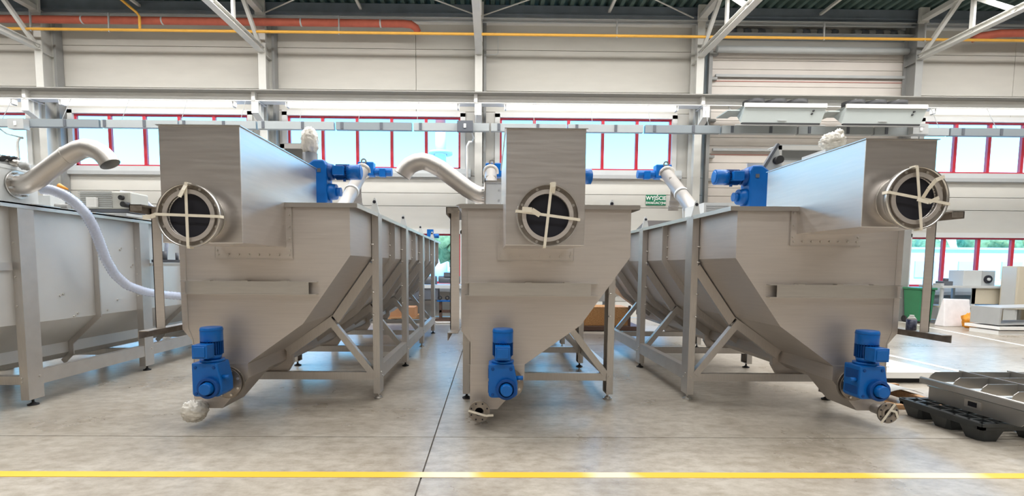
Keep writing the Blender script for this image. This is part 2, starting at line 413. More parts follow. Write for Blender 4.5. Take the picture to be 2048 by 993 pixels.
# tie rods
for k, (x, lab2) in enumerate(((-6.2, 'left of the middle column'), (-.345, 'right of the middle column'))):
    o = MB().cyl((x+.12, 14.0, 8.22), (x+2.9, 12.6, 8.50), .018, n=8).cyl((x+5.8, 14.0, 8.22), (x+3.1, 12.6, 8.50), .018, n=8).build('roof_tie_rod', COLM)
    tag(o, 'pair of thin steel tie rods under the roof deck, '+lab2, 'rod')
for k, x in enumerate((-9.5, -3.55, 3.2, 9.0)):
    o = MB().box(x-.035, x+.035, 11.2, 14.15, 8.40, 8.46).build('roof_strut', COLM)
    tag(o, ['short pale roof strut left of the yellow pipe drop', 'short pale roof strut above the red duct elbow', 'short pale roof strut above the window right of centre', 'short pale roof strut above the sectional door'][k], 'strut')

# --- crane runway and conductor rail
cr_ = thing('crane_runway_beam', (0, 13.75, 5.79), 'long white crane runway beam along the far wall above the windows', 'beam')
sbox('top_flange', mat('flange_shade_grey', (.26, .25, .23), .6), cr_, XL, XR, 13.46, 13.92, 6.02, 6.045)  # underside shade of the top flange painted as a darker grey
sbox('beam_web', WHITE, cr_, XL, XR, 13.74, 13.76, 5.81, 6.02)
sbox('bottom_flange', WHITE, cr_, XL, XR, 13.60, 13.90, 5.79, 5.81)
for x in CX[:4]: sbox('splice_plate', WHITE, cr_, x-.11, x-.02, 13.58, 13.76, 5.81, 6.02)
bus = thing('conductor_rail', (0, 13.3, 4.975), 'grey conductor rail hanging across the windows along the whole far wall', 'rail')
RG = mat('rail_grey', (.36, .39, .40), .5, 0, .05, 3.); RG2 = mat('rail_grey_dark', (.22, .25, .27), .5)
cols = [RG, RG, RG2, RG]
x = -16.0; k = 0
while x < 17:
    sbox('rail_segment', cols[k % 4], bus, x, min(x+1.95, 17.2), 13.22, 13.36, 4.975, 5.17)
    x += 2.0; k += 1
for k in range(33):
    xx = -15.96+1.01*k
    sbox('clip', DGREY, bus, xx-.035, xx+.035, 13.205, 13.37, 4.99, 5.16)
for k in range(22):
    xx = -15.6+1.52*k
    if 5.8 < xx < 11: continue
    MB().cyl((xx, 13.3, 5.17), (xx, 13.61, 5.79), .008, n=6).build('hanger_wire', GREY, bus)
# feed boxes on rail
for px, l in ((35, 'grey feed box with white label on the rail at the far left'), (930, 'dark grey feed box with white label on the rail above the middle column'), (1838, 'grey feed box on the rail beside the right heater')):
    c = at(px, {35: 248, 930: 253, 1838: 259}[px], 13.1)
    b = MB().box(c.x-.2, c.x+.2, 13.04, 13.2075, c.z-.13, c.z+.13).build('feed_box', GREY if px != 930 else DGREY); tag(b, l, 'box')
    sbox('label_plate', SIGNW, b, c.x-.03, c.x+.03, 13.02, 13.035, c.z-.05, c.z+.05)

GLOW = mat('glow_strip_white', (1, .98, .94), .5, emit=.42)  # emissive boxes added to give the bright band under the crane beam
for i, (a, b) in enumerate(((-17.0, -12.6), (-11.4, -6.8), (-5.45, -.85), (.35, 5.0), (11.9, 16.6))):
    o = MB().box(a, b, 13.66, 13.80, 5.68, 5.785).build('glow_strip', GLOW); tag(o, 'long white glowing strip added under the crane beam, '+['at the far left', 'above the window between the two left columns', 'above the window left of the middle column', 'above the window right of the middle column', 'above the window at the right edge'][i], 'glow strip')
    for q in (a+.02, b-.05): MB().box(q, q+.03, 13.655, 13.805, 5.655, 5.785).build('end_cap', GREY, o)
# --- pipes under the roof
def duct_path(pts, r, name, m, label, cat, bands=()):
    t = MB().path(pts, r, n=16).build(name, m); tag(t, label, cat)
    for b in bands: MB().cyl(V(b)-V((.02, 0, 0)), V(b)+V((.02, 0, 0)), r+.008, n=16).build('band', LGREY, t)
    return t
z = 7.91; DY = 13.85
duct_path([(XL+.05, DY, z), (-10, DY, z), (-2.35, DY, z), (-2.15, DY+.02, z-.01), (-2.03, DY+.06, z-.07), (-1.98, DY+.12, z-.17)], .095, 'insulated_duct', DUCT, 'red wrapped duct under the roof from the left wall to its elbow', 'duct',
          [(-8.7, DY, z), (-5.05, DY, z), (-10.8, DY, z), (-2.95, DY, z)])
duct_path([(13.1, 14.0, 7.76), (13.2, 13.95, 7.79), (13.7, 13.87, 7.85), (14.2, 13.85, 7.86), (XR-.05, 13.85, 7.86)], .10, 'insulated_duct', DUCT, 'short red wrapped duct entering at the top right corner', 'duct')
gp = MB().path([(XL+.05, 13.65, 7.575), (XR-.05, 13.65, 7.575)], .036, n=10).build('gas_pipe', GAS); tag(gp, 'long thin yellow gas pipe running along the far wall under the roof', 'pipe')
MB().path([(-9.18, 13.65, 7.575), (-9.18, 13.65, 7.92), (-9.22, 13.6, 8.0), (-9.75, 12.9, 8.5)], .033, n=10).build('branch', GAS, gp)
for x in (-12.0, -9.98, -4.0, 3.3, 8.8, 11.5): sbox('clamp', COLD, gp, x-.015, x+.015, 13.63, 13.67, 7.52, 8.0)
for zz, yy, r, l in ((8.15, 14.2, .028, 'thin grey conduit just below the eaves strip'), (8.22, 14.14, .022, 'thin grey conduit under the eaves beam, above the lower one')):
    o = MB().path([(XL+.05, yy, zz), (XR-.05, yy, zz)], r, n=8).build('conduit', GREY); tag(o, l, 'conduit')
o = MB().path([(-.2, 14.3, 7.32), (.12, 14.3, 7.32), (.18, 14.3, 7.37), (.18, 14.3, 7.85), (.12, 14.3, 7.94), (.04, 14.3, 7.86)], .01, n=6).build('wall_cable', GREY); tag(o, 'thin hooked cable on the wall right of the middle column', 'cable')
for px, l, X in ((935, 'white vertical cable pipe on the left side of the middle column', -.66), (85, 'white vertical cable pipe on the left side of the far left column', -12.95)):
    o = MB().path([(X+.15, 14.1, 4.9), (X+.06, 14.1, 4.9), (X, 14.1, 4.78), (X, 14.1, 1.0)], .035, n=10).build('cable_pipe', WHITE); tag(o, l, 'pipe')
    MB().path([(X+.15, 13.4, 5.0), (X+.2, 13.6, 4.88), (X+.15, 14.1, 4.9)], .02, n=8).build('flexible_lead', WHITE, o)

# --- sectional door
dr = thing('door_1', ((GX0+GX1)/2, 14.5, 0), kind='structure'); dr['label'] = 'tall sectional door of cream slats behind the air heaters'
DM = mat('door_slat', (.64, .59, .54), .5, 0, .05, 2.)
zz = 0; hh = .236
while zz < GZ-.1:
    sbox('door_panel', DM, dr, GX0, GX1, 14.50, 14.55, zz+.006, min(zz+hh, GZ)-.006); zz += hh
sbox('panel_backing', WALLD, dr, GX0, GX1, 14.545, 14.57, 0, GZ)
for zt in (6.84, 4.80, 2.9):
    sbox('stiffening_bar', GREY, dr, GX0+.12, GX1-.1, 14.40, 14.47, zt, zt+.07)
    sbox('hinge_strip', mat('brick_red_strip', (.45, .2, .17), .6), dr, GX0+.1, GX1-.05, 14.485, 14.50, zt-.10, zt-.08)
for zt in (7.42, 6.75, 4.6, 3.95, 5.6): sbox('roller_hinge', COLD, dr, GX0-.05, GX0+.16, 14.38, 14.5, zt, zt+.07)
for xx in (GX0-.10, GX1+.0): sbox('door_track', COLD, dr, xx, xx+.10, 14.36, 14.5, 0, GZ)
MB().cyl((GX0+.1, 14.36, 7.56), (GX1-.1, 14.36, 7.56), .09, n=20).build('spring_shaft', LGREY, dr)
rr = thing('rolled_sheet_bundle', (9, 14.2, 8.0), 'row of dark corrugated lath bundles above the sectional door', 'bundle')
for a, b in ((6.4, 8.0), (8.45, 9.7), (10.1, 11.6)):
    for i in range(int((b-a)/.2)):
        MB().path([(a+i*.2, 14.40, 8.04), (a+i*.2+.1, 14.40, 8.06), (a+i*.2+.19, 14.40, 8.04)], .095, n=10).build('lath', DGREY if i % 2 else COLD, rr)
sbox('bundle_shelf', COLD, rr, 6.3, 11.7, 14.2, 14.6, 7.92, 7.95)

# --- exit sign
c = at(1312, 400.5, 14.57)
sg = MB().box(c.x-.29, c.x+.29, 14.57, 14.59, c.z-.15, c.z+.15).build('exit_sign', SIGN); tag(sg, 'green emergency exit sign with white letters on the far wall', 'sign')
text_part('lettering', 'WYJŚCIE', .155, (c.x, 14.566, c.z+.05), SIGNW, sg, sx=.95)
text_part('lettering', 'EWAKUACYJNE', .09, (c.x, 14.566, c.z-.085), SIGNW, sg, sx=.92)

# ================================================================== MACHINES
def bolt_ring(mb, c, r, n, br=.011, axis=(0, -1, 0), L=.012, ph=0.):
    c = V(c); ax = V(axis); up = V((0, 0, 1)); a = ax.cross(up).normalized(); b = a.cross(ax)
    for i in range(n):
        t = 2*math.pi*(i+.5)/n+ph; p = c+(a*math.cos(t)+b*math.sin(t))*r
        mb.cyl(p, p+ax*L, br, n=6, smooth=False)
def strap(mb, pts, w, t=.003, nrm=(0, -1, 0)):
    pts = [V(p) for p in pts]
    for p, q in zip(pts[:-1], pts[1:]): mb.beam(p, q, t, w, V((q-p)).cross(V(nrm)))

def foot(mb, x, y, z=.075, r=.05):
    mb.cyl((x, y, 0), (x, y, .012), r, n=20); mb.cyl((x, y, .012), (x, y, .03), r*.75, r*.3, n=20); mb.cyl((x, y, .02), (x, y, z), .012, n=10)

def lower_drive(root, X, s, Y=4.33, z0=.335):
    # worm gear unit standing in front of the sump, vertical motor on top
    g = MB()
    g.prism([(X-.125, z0+.02), (X-.105, z0), (X+.10, z0), (X+.13, z0+.03), (X+.13, z0+.13), (X+.095, z0+.30), (X-.125, z0+.30)], Y, Y+.21)
    b = g.build('gear_unit', BLUE, root, bevel=.012)
    rb = MB()
    rb.ring((X+.03, Y-.045, z0+.085), (X+.03, Y+.02, z0+.085), .092, .066, 28)
    rb.box(X-.13, X-.11, Y+.02, Y+.18, z0+.04, z0+.11).box(X-.13, X-.115, Y+.02, Y+.18, z0+.17, z0+.26)
    for dx, dz in ((-.09, .03), (-.09, .26), (.07, .26)): rb.cyl((X+dx, Y-.008, z0+dz), (X+dx, Y+.02, z0+dz), .014, n=8)
    rb.build('housing_rib', BLUED, b, bevel=.004)
    MB().cyl((X+.03, Y-.09, z0+.085), (X+.03, Y-.02, z0+.085), .05, .058, n=28).build('shaft_cover', BLUE, b, bevel=.008)
    hb = MB().cyl((X-.05, Y-.04, z0+.085), (X-.05, Y-.025, z0+.085), .012, n=8).cyl((X+.11, Y-.04, z0+.085), (X+.11, Y-.025, z0+.085), .012, n=8)
    hb.build('cover_bolts', WHITE, b, kind='stuff')
    MB().cyl((X+s*.12, Y+.05, z0+.17), (X+s*.18, Y+.05, z0+.17), .02, n=10).build('breather_plug', BLUE, b)
    my = Y+.11; zt = z0+.30
    MB().cyl((X, my, zt), (X, my, zt+.02), .10, n=28).cyl((X, my, zt+.02), (X, my, zt+.06), .07, .082, n=28).build('motor_flange', BLUE, b)
    mt = MB().cyl((X, my, zt+.05), (X, my, zt+.20), .075, n=28)
    for k in range(26):
        t = 2*math.pi*k/26; mt.beam((X+.082*math.cos(t), my+.082*math.sin(t), zt+.065), (X+.082*math.cos(t), my+.082*math.sin(t), zt+.19), .004, .02, (math.cos(t), math.sin(t), 0))
    mo = mt.build('motor', BLUED, b)
    MB().cyl((X, my, zt+.18), (X, my, zt+.28), .092, n=32).cyl((X, my, zt+.275), (X, my, zt+.305), .096, .088, n=32).build('fan_cover', BLUE, b, bevel=.004)
    MB().box(X-.07, X+.06, my-.19, my-.07, zt+.05, zt+.17).box(X-.055, X+.045, my-.2, my-.185, zt+.065, zt+.155).build('terminal_box', BLUE, b, bevel=.006)
    return b

def side_drive(root, P, d, L=.33, r=.078, gear=True):
    """horizontal helical gear motor: P = motor axis start, d = +-1 direction along X"""
    P = V(P)
    x = P.x
    g = MB().prism([(x-d*.24, P.z-.36), (x-d*.02, P.z-.36), (x-d*.02, P.z+.06), (x-d*.05, P.z+.12), (x-d*.16, P.z+.12), (x-d*.24, P.z+.06)], P.y-.11, P.y+.11)
    b = g.build('gear_unit', BLUE, root, bevel=.02)
    MB().cyl((x-d*.04, P.y, P.z-.22), (x+d*.06, P.y, P.z-.22), .10, .085, n=24).cyl((x+d*.05, P.y, P.z-.22), (x+d*.11, P.y, P.z-.22), .05, n=20).build('shaft_cover', BLUE, b)
    m = MB().cyl((x-d*.04, P.y, P.z), (x+d*.03, P.y, P.z), r+.025, r+.005, n=28).cyl((x+d*.02, P.y, P.z), (x+d*(L-.12), P.y, P.z), r-.006, n=28)
    for k in range(24):
        t = 2*math.pi*k/24; c = V((0, r*math.cos(t), r*math.sin(t)))
        m.beam(V((x+d*.06, P.y, P.z))+c, V((x+d*(L-.12), P.y, P.z))+c, .004, .018, c)
    m.build('motor', BLUED, b)
    MB().cyl((x+d*(L-.14), P.y, P.z), (x+d*L, P.y, P.z), r+.006, n=32).cyl((x+d*L, P.y, P.z), (x+d*(L+.012), P.y, P.z), r-.004, r-.02, n=32).build('fan_cover', BLUE, b)
    MB().box(min(x+d*.05, x+d*.17), max(x+d*.05, x+d*.17), P.y-r-.05, P.y-.03, P.z-.05, P.z+.05).build('terminal_box', BLUE, b, bevel=.005)
    MB().cyl((x+d*.16, P.y-.04, P.z-.07), (x+d*.16, P.y-.04, P.z-.11), .016, n=10).build('cable_gland', BLUED, b)
    MB().box(min(x-d*.12, x-d*.08), max(x-d*.12, x-d*.08), P.y-.116, P.y-.108, P.z-.02, P.z+.02).build('type_plate', DGREY, b)
    return b

def machine(X0, s, label, box, flz, Yend=12.3, outlet='flange', drv=.455, ndrv_top=True, tilt=(0, 0), topdrive=None, Ypost=5.58, group=None):
    Y0 = 4.66
    U = lambda u: X0+s*u
    root = thing('grit_washing_plant', (U(.8), 8.4, 0), label, 'machine', group)
    def bx(name, m, par, u0, u1, y0, y1, z0, z1, **k): return sbox(name, m, par, min(U(u0), U(u1)), max(U(u0), U(u1)), y0, y1, z0, z1, **k)
    prof = [(0, 2.05), (1.57, 2.05), (1.57, 1.586), (1.12, .945), (.593, .567), (.593, .44), (.50, .37), (.18, .37), (.086, .44), (.086, .782), (0, .888)]
    tank = MB().prism([(U(a), z) for a, z in prof], Y0, Yend).build('tank', STEEL, root)
    MB().prism([(U(a), z) for a, z in [(.083, .565), (.597, .565), (.597, .43), (.345, .14), (.083, .14)]], Y0-.003, Y0+.42).build('sump', STEEL, root)
    MB().box(min(U(.06), U(.6)), max(U(.06), U(.6)), Y0-.004, Y0, .563, .569).beam((U(.095), Y0-.002, .57), (U(.095), Y0-.002, .79), .006, .004).beam((U(.055), Y0-.002, .90), (U(.055), Y0-.002, 2.02), .006, .004).beam((U(.095), Y0-.002, .79), (U(.055), Y0-.002, .9), .006, .004).build('weld_seam', WELD, tank)
    # rim
    rm = MB()
    rm.box(min(U(-.02), U(1.64)), max(U(-.02), U(1.64)), Y0-.03, Y0+.03, 2.05, 2.062)
    rm.box(min(U(1.57), U(1.639)), max(U(1.57), U(1.639)), Y0+.031, Yend, 2.0505, 2.0615)
    rm.box(min(U(-.05), U(0)), max(U(-.05), U(0)), Y0+.031, Yend, 2.0505, 2.0615)
    rm.box(min(U(-.02), U(1.64)), max(U(-.02), U(1.64)), Y0-.03, Y0-.024, 2.022, 2.0499)
    rm.box(min(U(1.64), U(1.646)), max(U(1.64), U(1.646)), Y0-.024, Yend, 2.022, 2.062)
    rm.build('rim', STEEL2, root)
    # legs, beams, braces
    ys = [Ypost+1.8*k for k in range(4) if Ypost+1.8*k < Yend-.2]
    for k, y in enumerate(ys):
        a, b = y-.09, y+.09
        def cpost(u_in, u_out, z1):
            w = .008 if u_out > u_in else -.008
            mb = MB().prism([(U(u_in), a), (U(u_out), a), (U(u_out), b), (U(u_in), b), (U(u_in), b-.008), (U(u_out-w), b-.008), (U(u_out-w), a+.008), (U(u_in), a+.008)], .07, z1, 'z')
            mb.box(min(U(u_in), U(u_out-w)), max(U(u_in), U(u_out-w)), a+.01, b-.01, .07, .078)
            return mb
        lg = cpost(1.575, 1.648, 2.045).build('leg', STEELV, root)
        ft = MB(); foot(ft, U(1.61), y); ft.build('foot', BLACK if k % 2 else STEEL2, lg)
        sb = MB().cyl((U(1.61), a-.008, .27), (U(1.61), a, .27), .014, n=6).cyl((U(1.648), y-.03, .30), (U(1.656), y-.03, .30), .012, n=6).cyl((U(1.648), y+.03, .25), (U(1.656), y+.03, .25), .012, n=6)
        for zz in (1.72, 1.55, 1.2, .95): sb.cyl((U(1.57), a-.03, zz), (U(1.6), a-.03, zz), .008, n=6)
        sb.build('leg_bolts', WELD, lg, kind='stuff')
        l2 = cpost(.045, -.03, 1.0).build('leg', STEELV, root)
        ft = MB(); foot(ft, U(.01), y); ft.build('foot', BLACK, l2)
        MB().beam((U(.02), y-.05, .265), (U(1.575), y-.05, .265), .06, .085).build('cross_beam', STEELV, root)
        MB().beam((U(1.56), y-.06, .30), (U(1.09), y-.06, .90), .07, .075, (0, 1, 0)).build('diagonal_brace', STEELV, root)
        # rib channel following the tank skin
        rp = [(1.575, 1.47), (1.125, .88), (.60, .50)]
        MB().beam((U(1.585), y-.03, 1.50), (U(1.15), y-.03, .885), .10, .07, (0, 1, 0)).build('skin_rib', STEELV, root)
        MB().beam((U(1.15), y-.03, .90), (U(.62), y-.03, .525), .10, .07, (0, 1, 0)).build('skin_rib', STEELV, root)
        # trough saddle
        MB().prism([(U(u), z) for u, z in [(.66, .56), (.66, .40), (.60, .30), (.10, .30), (.07, .40), (.07, .56)]], y-.02, y+.04).build('trough_saddle', STEEL, root)
        # lifting lug
        lug = MB().prism([(U(1.57+du), z) for du, z in [(-.02, 2.05), (0.012, 2.21), (.022, 2.228), (.036, 2.228), (.046, 2.21), (.085, 2.05)]], y-.05, y-.03).build('lifting_lug', LGREY, root)
        MB().cyl((U(1.597), y-.053, 2.185), (U(1.597), y-.027, 2.185), .018, n=12).build('shackle_hole', DARK, lug)
    # mid-bay ribs
    for y in [Ypost-.9+1.8*k for k in range(1, 5) if Ypost-.9+1.8*k < Yend]:
        q = [(1.57, 2.03), (1.57, 1.586), (1.12, .945), (.593, .567)]
        o = [(1.64, 2.03), (1.64, 1.565), (1.165, .885), (.63, .50)]
        MB().prism([(U(a), z) for a, z in q+o[::-1]], y-.006, y+.006).build('stiffening_rib', STEELV, root)
        o = MB()
        for zz in (1.9, 1.75, 1.62): o.cyl((U(1.57), y-.02, zz), (U(1.585), y-.02, zz), .01, n=6)
        o.build('rib_bolts', WELD, root, kind='stuff')
    bm_ = MB()
    lo = (min(U(1.60), U(1.645)), max(U(1.60), U(1.645)))
    for y0, y1 in zip([ys[0]]+ys[1:-1], ys[1:]):
        MB().box(*lo, y0+.09, y1-.09, .22, .365).box(min(U(1.57), U(1.645)), max(U(1.57), U(1.645)), y0+.09, y1-.09, .3651, .372).build('base_beam', STEELV, root)
    # front channel bar
    cb = MB().box(min(U(.035), U(1.27)), max(U(.035), U(1.27)), Y0-.065, Y0, 1.335, 1.342).box(min(U(.035), U(1.27)), max(U(.035), U(1.27)), Y0-.065, Y0, 1.221, 1.228)
    cb.box(min(U(.075), U(1.20)), max(U(.075), U(1.20)), Y0-.058, Y0-.052, 1.228, 1.335)
    c_ = cb.build('front_channel', STEEL2, root)
    tb = MB()
    for u in (.28, .62, .98): tb.box(min(U(u-.03), U(u+.03)), max(U(u-.03), U(u+.03)), Y0-.07, Y0-.01, 1.342, 1.35)
    tb.build('weld_tabs', WELD, c_, kind='stuff')
    # inlet box, its bolted plate and pipe
    u0, u1, zb, zt, yf, yr = box
    pb = MB()
    up, ur = u1+.055, u0-.05
    pb.box(min(U(u1-.01), U(up)), max(U(u1-.01), U(up)), Y0-.012, Y0, zb+.02, 2.03)
    pb.box(min(U(ur), U(up)), max(U(ur), U(up)), Y0-.012, Y0, zb-.105, zb+.02)
    pb.box(min(U(u0+.01), U(ur)), max(U(u0+.01), U(ur)), Y0-.012, Y0, zb+.02, 2.03)
    plate = pb.build('mounting_plate', STEEL, root)
    eb = MB()
    for p_, q_ in (((up, 2.02), (up, zb-.105)), ((up, zb-.105), (ur, zb-.105)), ((ur, zb-.105), (ur, 1.7))):
        eb.beam((U(p_[0]), Y0-.012, p_[1]), (U(q_[0]), Y0-.012, q_[1]), .005, .006)
    eb.build('plate_edge', PIPE, plate)
    rv = MB()
    for k in range(8): rv.cyl((U(ur+.03+(up-ur-.06)*k/7), Y0-.024, zb-.07), (U(ur+.03+(up-ur-.06)*k/7), Y0-.012, zb-.07), .010, n=8)
    k = 0
    while zb-.03+k*.11 < 2.02:
        for uu in (up-.022, ur+.02): rv.cyl((U(uu), Y0-.024, zb-.03+k*.11), (U(uu), Y0-.012, zb-.03+k*.11), .010, n=8)
        k += 1
    rv.build('plate_bolts', WELD, plate, kind='stuff')
    ib = MB().box(min(U(u0), U(u1)), max(U(u0), U(u1)), yf, yr, zb, zt).build('inlet_box', STEELB, root, bevel=.004)
    MB().box(min(U(u0), U(u1))-.012, max(U(u0), U(u1))+.012, yf-.012, yr+.01, zt, zt+.006).build('box_lid', STEEL2, ib)
    cx, cz = U(.5*(u0+u1)+.0), flz
    fy = yf-.185
    pp = MB().ring((cx, fy+.04, cz), (cx, yf+.002, cz), .172, .160, 48).build('inlet_pipe', PIPE, root)
    MB().ring((cx, yf-.01, cz), (cx, yf, cz), .178, .165, 48).build('weld_ring', WELD, pp)
    fl_ = MB().ring((cx, fy+.034, cz), (cx, fy+.046, cz), .220, .160, 56).build('flange', FLANGE, pp)
    MB().ring((cx, fy, cz), (cx, fy+.05, cz), .227, .219, 64).build('flange_lip', STEEL2, pp)
    MB().ring((cx, fy+.012, cz), (cx, fy+.034, cz), .188, .158, 56).build('inner_collar', STEEL, pp)
    bb = MB(); bolt_ring(bb, (cx, fy+.034, cz), .203, 8, .011, L=.005); bb.build('bolt_holes', WELD, pp, kind='stuff')
    MB().cyl((cx, fy+.05, cz), (cx, fy+.056, cz), .1575, n=48).build('bore_shade_disc', DARK, pp)  # black disc closing the pipe, painted shade of its inside
    tp = MB(); ta, tb_ = tilt; R = .226
    y_ = fy-.003
    strap(tp, [(cx-R*math.cos(ta), y_, cz-R*math.sin(ta)), (cx+R*math.cos(ta), y_, cz+R*math.sin(ta))], .020)
    strap(tp, [(cx-R*math.sin(tb_), y_-.003, cz+R*math.cos(tb_)), (cx+R*math.sin(tb_), y_-.003, cz-R*math.cos(tb_))], .020)
    for (dx, dz) in ((-1, 0), (1, 0), (0, 1), (0, -1)):
        t = ta if dx else tb_
        px = cx+(dx*math.cos(t) if dx else -dz*math.sin(t))*R; pz = cz+(dx*math.sin(t) if dx else dz*math.cos(t))*R
        tp.box(px-.010, px+.010, fy-.003, fy+.05, pz-.010, pz+.010) if 1 else None
    if s > 0 and X0 < -2: strap(tp, [(cx-R, y_, cz), (cx-R-.04, y_+.01, cz-.01), (cx-R-.11, y_+.03, cz-.015)], .03); strap(tp, [(cx, y_, cz+R-.01), (cx-.01, y_-.02, cz+R-.05), (cx-.03, y_-.03, cz+R-.10)], .026)
    elif s > 0: strap(tp, [(cx-.06, y_-.01, cz+.0), (cx-.12, y_-.025, cz+.035), (cx-.19, y_-.03, cz+.04)], .035); strap(tp, [(cx+.03, y_, cz+.16), (cx+.035, y_-.02, cz+.20), (cx+.035, y_-.02, cz+.235)], .03)
    else: strap(tp, [(cx+.02, y_-.01, cz), (cx+.03, y_-.04, cz+.06), (cx+.07, y_-.05, cz+.12), (cx+.14, y_-.04, cz+.15)], .026); strap(tp, [(cx-.02, y_-.01, cz-.01), (cx+.05, y_-.03, cz-.035), (cx+.12, y_-.03, cz+.0)], .026)
    tp.build('tape_strips', TAPE, pp)
    # lower drive with its disc flange
    dz = .40
    dc = MB().ring((U(.435), Y0-.085, dz), (U(.435), Y0-.075, dz), .140, .05, 40).ring((U(.435), Y0-.06, dz), (U(.435), Y0-.045, dz), .150, .05, 40).cyl((U(.435), Y0-.075, dz), (U(.435), Y0, dz), .118, n=40).build('drive_flange', FLANGE, root)
    bb = MB(); bolt_ring(bb, (U(.435), Y0-.085, dz), .118, 8, .012); bb.build('flange_bolts', WELD, dc, kind='stuff')
    MB().cyl((U(.42), Y0-.13, dz), (U(.46), Y0-.08, dz), .06, n=24).build('drive_shaft', STEEL2, dc)
    lower_drive(root, U(drv), s)
    # small sludge outlet
    ox, oy, oz = U(.175), 4.50, .165
    op = MB().ring((ox, oy, oz), (ox, Y0+.01, oz), .048, .042, 28).build('sludge_outlet', PIPE, root)
    if outlet == 'flange':
        MB().ring((ox, oy-.012, oz), (ox, oy+.006, oz), .097, .040, 36).ring((ox, oy-.016, oz), (ox, oy-.010, oz), .062, .040, 30).build('flange', FLANGE, op)
        bb = MB(); bolt_ring(bb, (ox, oy-.012, oz), .078, 8, .008, L=.004); bb.build('bolt_holes', DARK, op, kind='stuff')
        MB().cyl((ox, Y0-.03, oz), (ox, Y0-.02, oz), .042, n=24).build('bore_shade_disc', DARK, op)
        st = MB()
        if s > 0: strap(st, [(ox-.10, oy-.02, oz+.012), (ox+.06, oy-.02, oz-.035), (ox+.13, oy-.02, oz-.03)], .02)
        else: strap(st, [(ox-.07, oy-.02, oz-.09), (ox+.05, oy-.02, oz+.09)], .022); strap(st, [(ox, oy-.02, oz+.03), (ox+.05, oy-.035, oz+.02), (ox+.075, oy-.03, oz-.04)], .02)
        st.build('tape_strips', TAPE, op)
    else:
        MB().blob((ox, oy-.0, oz-.005), .112, .10, .10, .10, 5.5, 40, 30, 3).build('plastic_wrap', BAG, op)
    # side bracket frame
    bl = MB(); ua, ub = -.04, -.035
    lo2 = lambda p, q: (min(U(p), U(q)), max(U(p), U(q)))
    bl.box(*lo2(-.09, -.0), 4.20, 5.3, .925, .932).box(*lo2(-.09, -.083), 4.20, 5.3, .865, .93)
    b1 = bl.build('bracket_rail', FLANGE, root)
    b2 = MB().box(*lo2(-.10, .0), 4.18, 5.3, 1.975, 1.982).box(*lo2(-.10, -.093), 4.18, 5.3, 1.92, 1.98).box(*lo2(-.10, .0), 4.18, 4.186, 1.93, 1.98).build('bracket_rail', FLANGE, root)
    MB().box(*lo2(-.085, -.005), 4.42, 4.428, .932, 1.975).box(*lo2(-.085, -.078), 4.42, 4.50, .932, 1.975).build('bracket_post', STEEL, root)
    # upper drive
    if topdrive: side_drive(root, topdrive, s)
    # inclined discharge screw
    su = .27
    A, B = V((U(su), 8.2, 2.05)), V((U(su), 10.35, 3.40))
    d = (B-A).normalized()
    sc = MB().cyl(A-d*.7, B, .118, n=32).build('screw_tube', mat('tube_steel', (.42, .40, .38), .5, .8, .08, 6.), root)
    MB().cyl(B-d*.02, B+d*.02, .16, n=32).build('end_flange', STEEL2, sc)
    MB().cyl(A+d*1.5, A+d*1.56, .135, n=32).build('clamp_band', LGREY, sc)
    MB().ring(B+V((s*.02, -.02, .19)), B+V((s*.02, .0, .19)), .06, .03, 20).build('lifting_eye', STEEL2, sc)
    dn = MB()
    for k in range(7):
        t = k/6; dn.box(U(su)-.10, U(su)+.10, B.y-.45-.1*math.sin(t*3.14), B.y-.44-.1*math.sin(t*3.14), B.z-.25-t*.55, B.z-.15-t*.55)
    dn.build('drop_chute', PIPE, sc)
    MB().cyl((U(su), 9.4, 2.75), (U(su)+.02, 9.35, 2.0), .02, n=10).build('support_strut', LGREY, sc)
    q = B+V((s*.05, .10, .05))
    g = MB().box(min(q.x-s*.16, q.x+s*.16), max(q.x-s*.16, q.x+s*.16), q.y-.10, q.y+.12, q.z-.14, q.z+.14).cyl(q+V((s*.14, 0, -.05)), q+V((s*.26, 0, -.05)), .075, .09, n=20).build('screw_gear_unit', BLUE, root, bevel=.02)
    MB().cyl(q+V((s*.25, 0, -.05)), q+V((s*.52, 0, -.05)), .085, n=24).box(min(q.x+s*.28, q.x+s*.40), max(q.x+s*.28, q.x+s*.40), q.y-.12, q.y, q.z-.16, q.z-.0).build('motor', BLUE, g, bevel=.006)
    MB().box(q.x-.02, q.x+.05, q.y-.106, q.y-.098, q.z-.10, q.z-.06).build('type_plate', ORANGE, g)
    return root, U

m1, U1 = machine(-2.865, 1, 'stainless plant at left with its inlet box at the left and a plastic-wrapped bottom outlet', (.383, .986, 1.656, 2.526, 3.84, 5.49), 1.846, 12.3, 'wrap', .39,
                 topdrive=(-1.79, 5.72, 2.535), tilt=(-.03, .0))
m2, U2 = machine(-.268, 1, 'stainless plant in the middle, seen straight on, with a square inlet box', (.383, .986, 1.656, 2.526, 3.84, 5.49), 1.866, 12.3, 'flange', .385,
                 topdrive=(.80, 5.72, 2.51), tilt=(-.13, -.10))
m3, U3 = machine(3.86, -1, 'stainless plant at right, mirrored, with a low inlet box and flanged pipe', (.471, 1.017, 1.813, 2.474, 3.84, 5.19), 2.012, 11.1, 'flange', .455,
                 topdrive=(2.86, 5.72, 2.515), tilt=(-.18, .14))

